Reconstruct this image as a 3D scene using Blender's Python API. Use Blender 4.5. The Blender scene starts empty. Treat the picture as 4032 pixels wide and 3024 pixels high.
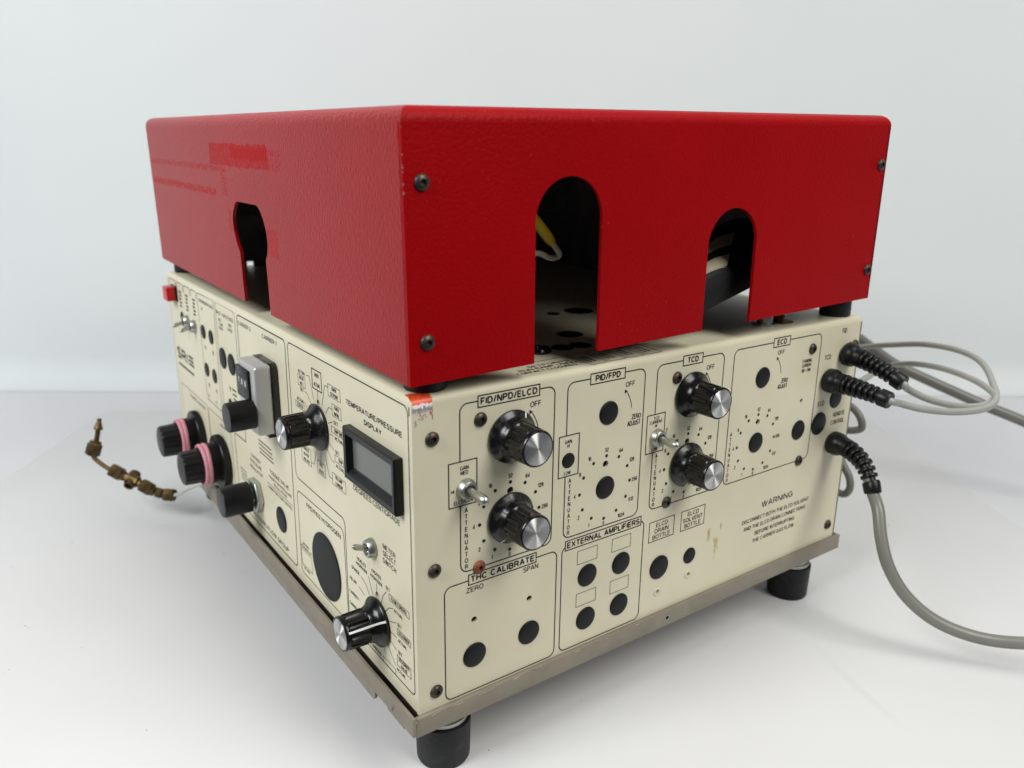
import bpy, bmesh, math, random
from mathutils import Matrix, Vector
random.seed(7)
PI = math.pi
scn = bpy.context.scene
COL = scn.collection

# ------------------------------------------------------------------ camera
cam_d = bpy.data.cameras.new('camera')
cam_d.sensor_width = 36.0
cam_d.lens = 3153.37 * 36.0 / 4032.0
cam_d.clip_start = 0.01
cam_d.clip_end = 50.0
cam = bpy.data.objects.new('camera', cam_d)
COL.objects.link(cam)
cr = Vector((0.81601448, -0.57791383, 0.0116607))
cu = Vector((0.15382342, 0.23655602, 0.95936417))
cf = Vector((0.55718823, 0.78106136, -0.28192982))
cm = Matrix(((cr.x, cu.x, -cf.x, -0.15889918), (cr.y, cu.y, -cf.y, -0.29909098), (cr.z, cu.z, -cf.z, 0.27126064), (0, 0, 0, 1)))
cam.matrix_world = cm
scn.camera = cam
cam_d.dof.use_dof = True
cam_d.dof.focus_distance = 0.435
cam_d.dof.aperture_fstop = 9.0

# ------------------------------------------------------------------ world + lamps
world = bpy.data.worlds.new('World')
scn.world = world
world.use_nodes = True
bg = world.node_tree.nodes['Background']
bg.inputs[0].default_value = (0.90, 0.95, 1.0, 1)
bg.inputs[1].default_value = 0.075

def area(name, loc, target, size, size_y, power, color=(1, 1, 1)):
    d = bpy.data.lights.new(name, 'AREA')
    d.shape = 'RECTANGLE'; d.size = size; d.size_y = size_y; d.energy = power; d.color = color
    o = bpy.data.objects.new(name, d); COL.objects.link(o)
    o.location = loc
    o.rotation_euler = (Vector(target) - Vector(loc)).to_track_quat('-Z', 'Y').to_euler()
    return o
area('ceiling_lamp', (0.50, -0.95, 1.40), (0.22, 0.0, 0.08), 0.8, 0.8, 17, (1.0, 0.985, 0.955))
area('room_lamp', (0.75, -2.6, 1.75), (0.22, 0.0, 0.15), 1.1, 0.9, 20, (1.0, 0.985, 0.955))
area('fill_left', (-1.30, 0.0, 1.20), (0.0, 0.25, 0.08), 0.8, 0.8, 30, (0.97, 0.985, 1.0))  # added fill that brightens the left face
area('fill_rear', (0.40, 0.35, 2.0), (0.40, 0.40, 0.0), 0.7, 0.7, 5, (0.97, 0.99, 1.0))  # added fill that brightens the backdrop

scn.view_settings.view_transform = 'Standard'
scn.view_settings.look = 'None'
scn.view_settings.exposure = 0.08
scn.view_settings.gamma = 1.0
scn.view_settings.use_curve_mapping = False
scn.render.engine = 'CYCLES'
scn.cycles.max_bounces = 8
scn.cycles.diffuse_bounces = 4
scn.cycles.glossy_bounces = 4

# ------------------------------------------------------------------ materials
class NT:
    def __init__(s, name):
        s.m = bpy.data.materials.new(name); s.m.use_nodes = True
        s.t = s.m.node_tree; s.b = s.t.nodes['Principled BSDF']; s.co = None
    def n(s, kind, **kw):
        nd = s.t.nodes.new(kind)
        for k, v in kw.items(): setattr(nd, k, v)
        return nd
    def l(s, a, b): s.t.links.new(a, b)
    def obj(s):
        if s.co is None: s.co = s.n('ShaderNodeTexCoord')
        return s.co.outputs['Object']
    def vec(s, scale):
        mp = s.n('ShaderNodeMapping'); mp.inputs['Scale'].default_value = scale
        s.l(s.obj(), mp.inputs['Vector']); return mp.outputs['Vector']
    def noise(s, scale, detail=3, rough=.55, vec=None):
        nz = s.n('ShaderNodeTexNoise'); nz.inputs['Scale'].default_value = scale
        nz.inputs['Detail'].default_value = detail; nz.inputs['Roughness'].default_value = rough
        s.l(vec if vec is not None else s.obj(), nz.inputs['Vector']); return nz.outputs['Fac']
    def ramp(s, fac, stops):
        r = s.n('ShaderNodeValToRGB'); e = r.color_ramp.elements
        while len(e) < len(stops): e.new(.5)
        for el, (p, c) in zip(e, stops):
            el.position = p; el.color = c if len(c) == 4 else (*c, 1)
        s.l(fac, r.inputs['Fac']); return r.outputs['Color']
    def mix(s, fac, a, b):
        m = s.n('ShaderNodeMix', data_type='RGBA')
        for sock, v in ((m.inputs[0], fac), (m.inputs[6], a), (m.inputs[7], b)):
            if isinstance(v, (tuple, list)): sock.default_value = (*v, 1) if len(v) == 3 else v
            elif isinstance(v, (int, float)): sock.default_value = v
            else: s.l(v, sock)
        return m.outputs[2]
    def math(s, op, a, b=None, c=None):
        m = s.n('ShaderNodeMath', operation=op)
        for i, v in enumerate((a, b, c)):
            if v is None: continue
            if isinstance(v, (int, float)): m.inputs[i].default_value = v
            else: s.l(v, m.inputs[i])
        return m.outputs[0]
    def bump(s, height, strength, dist):
        b = s.n('ShaderNodeBump'); b.inputs['Strength'].default_value = strength; b.inputs['Distance'].default_value = dist
        s.l(height, b.inputs['Height']); s.l(b.outputs['Normal'], s.b.inputs['Normal'])
    def set(s, **kw):
        for k, v in kw.items():
            k = k.replace('_', ' ')
            i = s.b.inputs[k]
            if isinstance(v, tuple): i.default_value = (*v, 1) if len(v) == 3 else v
            elif isinstance(v, (int, float)): i.default_value = v
            else: s.l(v, i)

M = {}
def plain(name, col, rough=.5, metal=0., bump=None, var=0., spec=.5):
    t = NT(name)
    if var:
        f = t.noise(60, 4)
        c = t.ramp(f, [(.3, tuple(v * (1 - var) for v in col)), (.7, tuple(min(1, v * (1 + var)) for v in col))])
        t.set(Base_Color=c)
    else: t.set(Base_Color=col)
    t.set(Roughness=rough, Metallic=metal, Specular_IOR_Level=spec)
    if bump: t.bump(t.noise(bump[0], 2), bump[1], bump[2])
    M[name] = t.m
    return t

# cream powder coat: orange peel, slight grime
t = NT('cream_paint')
f = t.noise(9, 5, .6)
c = t.ramp(f, [(.30, (.625, .583, .420)), (.62, (.685, .643, .478))])
sp = t.noise(420, 2, .5)
spk = t.ramp(sp, [(.70, (0, 0, 0)), (.76, (1, 1, 1))])
big = t.noise(26, 3)
bigm = t.ramp(big, [(.58, (0, 0, 0)), (.75, (1, 1, 1))])
c = t.mix(t.math('MULTIPLY', spk, t.math('MULTIPLY', bigm, .55)), c, (.20, .17, .12))
t.set(Base_Color=c, Roughness=.43, Specular_IOR_Level=.45)
t.bump(t.noise(1100, 2, .6), .22, .00025)
M['cream'] = t.m

# red wrinkle paint
def red(name, stretch, strength, dist, rough, marks=None, spec=.5):
    t = NT(name)
    v = t.vec(stretch)
    nz = t.noise(1, 3, .55, v)
    col = t.mix(t.ramp(t.noise(14, 4), [(.35, (0, 0, 0)), (.7, (1, 1, 1))]), (.295, .0002, .0018), (.325, .0004, .0028))
    chip = t.ramp(t.noise(620, 1, .4), [(.735, (0, 0, 0)), (.76, (1, 1, 1))])
    gate_ = t.ramp(t.noise(11, 2), [(.46, (0, 0, 0)), (.62, (1, 1, 1))])
    col = t.mix(t.math('MULTIPLY', t.math('MULTIPLY', chip, gate_), .45), col, (.50, .10, .10))
    r = rough
    if marks:
        sx = t.n('ShaderNodeSeparateXYZ'); t.l(t.obj(), sx.inputs[0])
        Y, Z = t.math('MULTIPLY', sx.outputs[0], -1.), sx.outputs[1]
        Y = t.math('ADD', Y, t.math('MULTIPLY_ADD', t.noise(150, 4, .7), .010, -.005)); Z = t.math('ADD', Z, t.math('MULTIPLY_ADD', t.noise(210, 4, .7), .006, -.003))
        def boxm(y0, y1, z0, z1):
            a = t.math('MULTIPLY', t.math('GREATER_THAN', Y, y0), t.math('LESS_THAN', Y, y1))
            b = t.math('MULTIPLY', t.math('GREATER_THAN', Z, z0), t.math('LESS_THAN', Z, z1))
            return t.math('MULTIPLY', a, b)
        tot = None
        n2s = t.noise(420, 3, .65)
        for (y0, y1, z0, z1, thr, st) in marks:
            n2 = t.ramp(n2s, [(thr - .07, (0, 0, 0)), (thr + .07, (1, 1, 1))])
            q = t.math('MULTIPLY', t.math('MULTIPLY', boxm(y0, y1, z0, z1), n2), st)
            tot = q if tot is None else t.math('MAXIMUM', tot, q)
        r = t.math('MULTIPLY_ADD', tot, .20, rough)
        col = t.mix(t.math('MULTIPLY', tot, .55), col, (.42, .004, .006))
        t.set(Specular_IOR_Level=t.math('MULTIPLY_ADD', tot, -spec * .8, spec))
    else: t.set(Specular_IOR_Level=spec)
    t.set(Base_Color=col, Roughness=r)
    t.bump(nz, strength, dist)
    M[name] = t.m
red('red_side', (820, 330, 820), 1.0, .0007, .34, marks=[(.158, .272, .0850, .0985, .40, .75), (.138, .158, .0850, .0965, .52, .6), (.158, .225, .0900, .0965, .30, .9), (.245, .447, .0810, .0845, .50, .7), (.265, .447, .0650, .0695, .47, .75), (.239, .250, .0660, .0840, .53, .6), (.237, .243, .044, .058, .42, .45), (.152, .171, .036, .052, .42, .42)], spec=.30)
red('red_front', (560, 560, 560), .60, .0005, .44, spec=.09)

plain('taupe_paint', (.215, .186, .143), .5, bump=(900, .15, .0002), var=.10)
plain('black_gloss', (.0045, .0045, .005), .22, bump=(300, .03, .0003), spec=.4)
t = NT('black_dusty')
d = t.ramp(t.noise(160, 4, .7), [(.54, (0, 0, 0)), (.76, (1, 1, 1))])
c = t.mix(t.math('MULTIPLY', d, .45), (.0045, .0045, .005), (.070, .058, .042))
t.set(Base_Color=c, Roughness=t.math('MULTIPLY_ADD', d, .45, .24)); M['black_dusty'] = t.m
plain('black_plug', (.0055, .006, .007), .50, bump=(900, .3, .0004), spec=.26)
plain('black_satin', (.0055, .0055, .006), .36, var=.15, spec=.3)
t = NT('rubber')
d = t.ramp(t.noise(120, 5, .7), [(.52, (0, 0, 0)), (.75, (1, 1, 1))])
c = t.mix(t.math('MULTIPLY', d, .30), (.0065, .007, .0085), (.08, .08, .08))
t.set(Base_Color=c, Roughness=.5, Specular_IOR_Level=.3); t.bump(t.noise(260, 4), .15, .0004); M['rubber'] = t.m
plain('ink', (.012, .012, .012), .55, spec=.3)
plain('ink_grey', (.10, .10, .095), .55, spec=.3)
plain('hole_dark', (.006, .006, .006), .8)
plain('interior_dark', (.010, .010, .011), .6, var=.3, spec=.25)
plain('lining_grey', (.20, .20, .21), .5, var=.2, spec=.4)
plain('white_mark', (.80, .80, .78), .4)
plain('zinc', (.47, .485, .44), .40, 1., bump=(500, .12, .0003), var=.18)
plain('steel_dull', (.42, .42, .40), .38, 1., bump=(400, .1, .0003), var=.2)
t = NT('screw_oxide')
d = t.noise(380, 4, .65)
t.set(Base_Color=t.ramp(d, [(.38, (.030, .027, .024)), (.55, (.060, .050, .042)), (.68, (.16, .075, .040))]), Roughness=.42, Metallic=.55)
t.bump(t.noise(900, 3), .25, .0003); M['screw_oxide'] = t.m
t = NT('screw_rust')
d = t.noise(420, 4, .65)
t.set(Base_Color=t.ramp(d, [(.35, (.10, .035, .018)), (.6, (.26, .085, .035))]), Roughness=.65, Metallic=.2)
t.bump(t.noise(900, 3), .4, .0004); M['screw_rust'] = t.m
t = NT('brushed_cap')
t.set(Base_Color=(.62, .62, .61), Metallic=1., Roughness=.42, Anisotropic=.95, Anisotropic_Rotation=.25)
tg = t.n('ShaderNodeTangent', direction_type='RADIAL', axis='Z'); t.l(tg.outputs[0], t.b.inputs['Tangent'])
M['brushed_cap'] = t.m
plain('silver_paint', (.56, .56, .55), .45, .5, bump=(1600, .12, .0002))
plain('lcd_glass', (.125, .135, .122), .22, spec=.5)
plain('lcd_frame', (.018, .018, .018), .4)
t = NT('brass_old')
d = t.noise(170, 4)
t.set(Base_Color=t.ramp(d, [(.35, (.060, .042, .019)), (.65, (.165, .112, .047))]), Metallic=.9, Roughness=.42); M['brass_old'] = t.m
plain('pink_rubber', (.62, .25, .30), .5, var=.08)
plain('grey_cable', (.30, .305, .275), .36, var=.06)
plain('grey_cable_dark', (.15, .15, .135), .36, var=.08)
plain('grey_cable_mid', (.165, .165, .140), .34, var=.06)
t = plain('poly_tube', (.62, .66, .60), .25)
t.set(Transmission_Weight=.35, IOR=1.35)
plain('red_switch', (.50, .004, .006), .3)
plain('yellow_sleeve', (.62, .43, .01), .4)
plain('glass_sleeve', (.55, .53, .42), .6, bump=(1500, .4, .0004))
plain('crumb', (.30, .26, .18), .8)
plain('strap_tan', (.40, .36, .25), .7, bump=(1200, .4, .0004), var=.15)
t = NT('decal_sticker')
sx = t.n('ShaderNodeSeparateXYZ'); t.l(t.obj(), sx.inputs[0])
w = t.math('ADD', sx.outputs[2], t.math('MULTIPLY', t.noise(600, 2), .0030))
col = t.ramp(t.math('MULTIPLY_ADD', w, 80, -12.55), [(.0, (.60, .58, .52)), (.235, (.60, .58, .52)), (.25, (.30, .30, .29)), (.36, (.30, .30, .29)), (.40, (.82, .81, .79)), (.50, (.82, .81, .79)), (.53, (.72, .09, .02)), (.9, (.60, .06, .015))])
t.set(Base_Color=t.mix(t.ramp(t.noise(700, 2), [(.6, (0, 0, 0)), (.66, (1, 1, 1))]), col, (.22, .012, .01)), Roughness=.35); M['decal_sticker'] = t.m
plain('decal_red', (.42, .05, .04), .5)
plain('decal_grey', (.30, .31, .31), .5)
plain('stain_ochre', (.55, .42, .17), .5, var=.25)
plain('scrape_light', (.46, .41, .33), .6, var=.2)
# white table, sheet and backdrop
t = NT('backdrop_cloth')
c = t.ramp(t.noise(1.6, 3), [(.3, (.585, .618, .618)), (.7, (.612, .643, .642))])
t.set(Base_Color=c, Roughness=.85, Specular_IOR_Level=.2); t.bump(t.noise(7, 4), .12, .01); M['backdrop'] = t.m
t = NT('table_white')
t.set(Base_Color=t.ramp(t.noise(3, 3), [(.3, (.565, .565, .585)), (.7, (.595, .593, .61))]), Roughness=.5, Specular_IOR_Level=.3); M['table'] = t.m
t = NT('sheet_white')
c = t.ramp(t.noise(5, 4), [(.3, (.575, .575, .568)), (.7, (.605, .604, .595))])
spk = t.ramp(t.noise(170, 1, .3), [(.80, (0, 0, 0)), (.82, (1, 1, 1))])
c = t.mix(t.math('MULTIPLY', spk, .3), c, (.45, .44, .42))
scr = t.n('ShaderNodeTexWave', wave_type='BANDS'); scr.inputs['Scale'].default_value = 1.7; scr.inputs['Distortion'].default_value = 9; scr.inputs['Detail'].default_value = 2
scr.inputs['Detail Scale'].default_value = .6
t.l(t.obj(), scr.inputs['Vector'])
ln = t.ramp(scr.outputs['Fac'], [(.9985, (0, 0, 0)), (1., (1, 1, 1))])
gate = t.ramp(t.noise(4.2, 2), [(.55, (0, 0, 0)), (.62, (1, 1, 1))])
c = t.mix(t.math('MULTIPLY', t.math('MULTIPLY', ln, gate), .35), c, (.5, .5, .49))
t.set(Base_Color=c, Roughness=.45, Specular_IOR_Level=.35); t.bump(t.noise(30, 4), .08, .002); M['sheet'] = t.m

# ------------------------------------------------------------------ mesh helpers (all lengths in mm)
class MB:
    def __init__(s): s.v = []; s.f = []
    def add(s, v, f):
        o = len(s.v); s.v += [tuple(p) for p in v]; s.f += [tuple(i + o for i in q) for q in f]; return s
    def box(s, x0, x1, y0, y1, z0, z1):
        v = [(x, y, z) for z in (z0, z1) for y in (y0, y1) for x in (x0, x1)]
        return s.add(v, [(0, 2, 3, 1), (4, 5, 7, 6), (0, 1, 5, 4), (2, 6, 7, 3), (0, 4, 6, 2), (1, 3, 7, 5)])
    def rings(s, rings, cap0=True, cap1=True):
        n = len(rings[0]); o = len(s.v)
        for r in rings: s.v += [tuple(p) for p in r]
        for k in range(len(rings) - 1):
            for i in range(n):
                j = (i + 1) % n
                s.f.append((o + k * n + i, o + k * n + j, o + (k + 1) * n + j, o + (k + 1) * n + i))
        if cap0: s.f.append(tuple(o + i for i in reversed(range(n))))
        if cap1: s.f.append(tuple(o + (len(rings) - 1) * n + i for i in range(n)))
        return s
    def lathe(s, prof, seg=32, mod=None, cap0=True, cap1=True, cx=0, cy=0):
        # prof: (radius, height along local z)
        R = []
        for k, (r, h) in enumerate(prof):
            R.append([(cx + (mod(r, h, 2 * PI * i / seg) if mod else r) * math.cos(2 * PI * i / seg),
                       cy + (mod(r, h, 2 * PI * i / seg) if mod else r) * math.sin(2 * PI * i / seg), h) for i in range(seg)])
        return s.rings(R, cap0, cap1)
    def sweep(s, pts, rads, seg=14, cap=True):
        P = [Vector(p) for p in pts]; n = len(P)
        T = [(P[min(i + 1, n - 1)] - P[max(i - 1, 0)]).normalized() for i in range(n)]
        a = T[0].orthogonal().normalized(); R = []
        for i in range(n):
            a = (a - T[i] * a.dot(T[i])).normalized(); b = T[i].cross(a)
            r = rads if isinstance(rads, (int, float)) else rads[i]
            R.append([P[i] + (a * math.cos(2 * PI * k / seg) + b * math.sin(2 * PI * k / seg)) * r for k in range(seg)])
        return s.rings(R, cap, cap)
    def mesh(s, name, mat, smooth=35):
        me = bpy.data.meshes.new(name)
        me.from_pydata([(x * .001, y * .001, z * .001) for x, y, z in s.v], [], s.f)
        me.materials.append(M[mat])
        bm = bmesh.new(); bm.from_mesh(me); bmesh.ops.recalc_face_normals(bm, faces=bm.faces); bm.to_mesh(me); bm.free()
        if smooth:
            me.shade_smooth(); me.set_sharp_from_angle(angle=math.radians(smooth))
        return me

def bevel(me, width, seg=2, angle=30):
    bm = bmesh.new(); bm.from_mesh(me)
    ed = [e for e in bm.edges if len(e.link_faces) == 2 and e.calc_face_angle(0) > math.radians(angle)]
    bmesh.ops.bevel(bm, geom=ed, offset=width * .001, segments=seg, affect='EDGES', profile=.5, clamp_overlap=True)
    bm.to_mesh(me); bm.free(); me.shade_smooth(); me.set_sharp_from_angle(angle=math.radians(40)); return me

def spline(ctrl, n=12):
    P = [Vector(p) for p in ctrl]; P = [P[0] * 2 - P[1]] + P + [P[-1] * 2 - P[-2]]; out = []
    for i in range(1, len(P) - 2):
        for k in range(n):
            t = k / n; a, b, c, d = P[i - 1:i + 3]
            out.append(.5 * ((2 * b) + (c - a) * t + (2 * a - 5 * b + 4 * c - d) * t * t + (3 * b - a - 3 * c + d) * t ** 3))
    out.append(P[-2]); return out

def fillet(pts, n=6):
    # pts: (x, y, r) polygon corners rounded by r
    out = []; N = len(pts)
    for i in range(N):
        x, y, r = pts[i]; p = Vector((x, y)); a = Vector(pts[i - 1][:2]) - p; b = Vector(pts[(i + 1) % N][:2]) - p
        if r <= 0: out.append((x, y)); continue
        a.normalize(); b.normalize(); ang = a.angle(b) if a.length and b.length else PI
        if ang > PI - .05: out.append((x, y)); continue
        d = r / math.tan(ang / 2); c = p + (a + b).normalized() * (r / math.sin(ang / 2))
        s0 = p + a * d - c; s1 = p + b * d - c
        a0 = math.atan2(s0.y, s0.x); a1 = math.atan2(s1.y, s1.x); da = (a1 - a0 + PI) % (2 * PI) - PI
        for k in range(n + 1):
            an = a0 + da * k / n; out.append((c.x + r * math.cos(an), c.y + r * math.sin(an)))
    return out
def circ(cx, cy, r, n=28): return [(cx + r * math.cos(2 * PI * i / n), cy + r * math.sin(2 * PI * i / n)) for i in range(n)]

def plate(name, outer, holes, thick, mat):
    """flat sheet with real openings; local x,y in plane, z from -thick to 0"""
    cu_ = bpy.data.curves.new(name, 'CURVE'); cu_.dimensions = '2D'; cu_.fill_mode = 'BOTH'; cu_.extrude = thick * .0005
    for pl in [outer] + list(holes):
        sp = cu_.splines.new('POLY'); sp.points.add(len(pl) - 1)
        for q, (x, y) in zip(sp.points, pl): q.co = (x * .001, y * .001, 0, 1)
        sp.use_cyclic_u = True
    o = bpy.data.objects.new(name, cu_); COL.objects.link(o)
    dg = bpy.context.evaluated_depsgraph_get(); me = bpy.data.meshes.new_from_object(o.evaluated_get(dg))
    bpy.data.objects.remove(o); bpy.data.curves.remove(cu_)
    me.transform(Matrix.Translation((0, 0, -thick * .0005)))
    me.name = name; me.materials.clear(); me.materials.append(M[mat])
    bm = bmesh.new(); bm.from_mesh(me); bmesh.ops.remove_doubles(bm, verts=bm.verts, dist=1e-6); bmesh.ops.recalc_face_normals(bm, faces=bm.faces); bm.to_mesh(me); bm.free()
    me.shade_smooth(); me.set_sharp_from_angle(angle=math.radians(30))
    return me

# local frames: x = to the right on the face, y = up, z = outward
def FR(x, z, w=0): return Matrix(((1, 0, 0, x * .001), (0, 0, -1, -w * .001), (0, 1, 0, z * .001), (0, 0, 0, 1)))
def FL(y, z, w=0): return Matrix(((0, 0, -1, -w * .001), (-1, 0, 0, y * .001), (0, 1, 0, z * .001), (0, 0, 0, 1)))
def TR(x, y, z): return Matrix.Translation((x * .001, y * .001, z * .001))
def RZ(a): return Matrix.Rotation(math.radians(a), 4, 'Z')
ID = Matrix.Identity(4)

WORLD = {}
def root(name, loc, label, cat, group=None, mat=None):
    o = bpy.data.objects.new(name, None); COL.objects.link(o); o.empty_display_size = .02
    o.matrix_world = mat if mat is not None else TR(*loc)
    WORLD[o.name] = o.matrix_world.copy()
    o['label'] = label; o['category'] = cat
    if group: o['group'] = group
    return o
def part(name, me, parent, mat=ID, label=None):
    """mat is the world placement of the mesh's own frame"""
    o = bpy.data.objects.new(name, me); COL.objects.link(o)
    if parent is not None:
        o.parent = parent
        o.matrix_local = WORLD[parent.name].inverted() @ mat
    else: o.matrix_world = mat
    WORLD[o.name] = mat.copy()
    if label: o['label'] = label
    return o
def structure(name, me, mat=ID, kind='structure', label=None, cat=None):
    o = part(name, me, None, mat); o['kind'] = kind
    if label: o['label'] = label
    if cat: o['category'] = cat
    return o

# ------------------------------------------------------------------ lettering
def E_(cx, cy, rx, ry, a0, a1, n=9): return [(cx + rx * math.cos(math.radians(a0 + (a1 - a0) * k / n)), cy + ry * math.sin(math.radians(a0 + (a1 - a0) * k / n))) for k in range(n + 1)]
# plain grotesque capitals as centre-line strokes: width, strokes (x 0..1 of width, y 0..1 of cap height)
GL = {
 'A': (.70, [[(0, 0), (.46, 1), (.54, 1), (1, 0)], [(.17, .31), (.83, .31)]]),
 'B': (.62, [[(0, 0), (0, 1), (.55, 1)] + E_(.55, .77, .38, .23, 90, -90) + [(0, .54)], [(.5, .54)] + E_(.58, .27, .42, .27, 90, -90) + [(0, 0)]]),
 'C': (.70, [E_(.5, .5, .5, .5, 42, 318, 18)]),
 'D': (.66, [[(0, 0), (0, 1), (.42, 1)] + E_(.42, .5, .58, .5, 90, -90, 14) + [(0, 0)]]),
 'E': (.56, [[(1, 1), (0, 1), (0, 0), (1, 0)], [(0, .52), (.92, .52)]]),
 'F': (.53, [[(1, 1), (0, 1), (0, 0)], [(0, .50), (.88, .50)]]),
 'G': (.73, [E_(.5, .5, .5, .5, 42, 325, 18) + [(1, .44), (.58, .44)], [(1, .44), (1, 0)]]),
 'H': (.64, [[(0, 0), (0, 1)], [(1, 0), (1, 1)], [(0, .52), (1, .52)]]),
 'I': (.001, [[(0, 0), (0, 1)]]),
 'J': (.46, [[(1, 1), (1, .28)] + E_(.5, .28, .5, .28, 0, -180)]),
 'K': (.66, [[(0, 0), (0, 1)], [(1, 1), (0, .34)], [(.34, .57), (1, 0)]]),
 'L': (.50, [[(0, 1), (0, 0), (1, 0)]]),
 'M': (.78, [[(0, 0), (0, 1), (.08, 1), (.5, .08), (.92, 1), (1, 1), (1, 0)]]),
 'N': (.65, [[(0, 0), (0, 1), (.08, 1), (.92, 0), (1, 0), (1, 1)]]),
 'O': (.75, [E_(.5, .5, .5, .5, 90, 450, 24)]),
 'P': (.60, [[(0, 0), (0, 1), (.55, 1)] + E_(.55, .73, .45, .27, 90, -90) + [(0, .46)]]),
 'Q': (.75, [E_(.5, .5, .5, .5, 90, 450, 24), [(.6, .25), (1, -.05)]]),
 'R': (.64, [[(0, 0), (0, 1), (.55, 1)] + E_(.55, .74, .42, .26, 90, -90) + [(0, .48)], [(.55, .48), (.82, .40), (.88, .15), (1, 0)]]),
 'S': (.62, [E_(.5, .745, .46, .255, 22, 270, 11) + E_(.5, .25, .5, .25, 85, -160, 11)]),
 'T': (.60, [[(0, 1), (1, 1)], [(.5, 1), (.5, 0)]]),
 'U': (.63, [[(0, 1), (0, .31)] + E_(.5, .31, .5, .31, 180, 360, 12) + [(1, 1)]]),
 'V': (.66, [[(0, 1), (.47, 0), (.53, 0), (1, 1)]]),
 'W': (.96, [[(0, 1), (.24, 0), (.28, 0), (.48, 1), (.52, 1), (.72, 0), (.76, 0), (1, 1)]]),
 'X': (.66, [[(0, 0), (1, 1)], [(0, 1), (1, 0)]]),
 'Y': (.66, [[(0, 1), (.5, .42), (1, 1)], [(.5, .42), (.5, 0)]]),
 'Z': (.60, [[(0, 1), (1, 1), (0, 0), (1, 0)]]),
 '0': (.50, [E_(.5, .5, .5, .5, 90, 450, 20)]),
 '1': (.26, [[(0, .74), (.5, .79), (1, 1), (1, 0)]]),
 '2': (.50, [E_(.5, .72, .48, .28, 170, -35, 12) + [(0, 0), (1, 0)]]),
 '3': (.50, [E_(.5, .76, .44, .24, 165, -90, 10) + E_(.5, .26, .5, .26, 85, -165, 10)]),
 '4': (.54, [[(.74, 0), (.74, 1), (0, .27), (1, .27)]]),
 '5': (.50, [[(.92, 1), (.18, 1), (.07, .48)] + E_(.48, .32, .5, .32, 125, -160, 12)]),
 '6': (.50, [E_(.5, .31, .5, .31, 180, 540, 18), [(0, .31), (.02, .52)] + E_(.54, .66, .5, .34, 170, 30, 8)]),
 '7': (.50, [[(0, 1), (1, 1), (.34, 0)]]),
 '8': (.50, [E_(.5, .76, .42, .24, 90, 450, 18), E_(.5, .27, .5, .27, 90, 450, 18)]),
 '9': (.50, [E_(.5, .69, .5, .31, 0, 360, 18), [(1, .69), (.98, .48)] + E_(.46, .34, .5, .34, -10, -150, 8)]),
 '/': (.32, [[(0, -.04), (1, 1.04)]]), '=': (.5, [[(0, .3), (1, .3)], [(0, .6), (1, .6)]]), '.': (.001, [[(0, -.02), (0, .06)]]), ' ': (.12, []),
}
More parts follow.
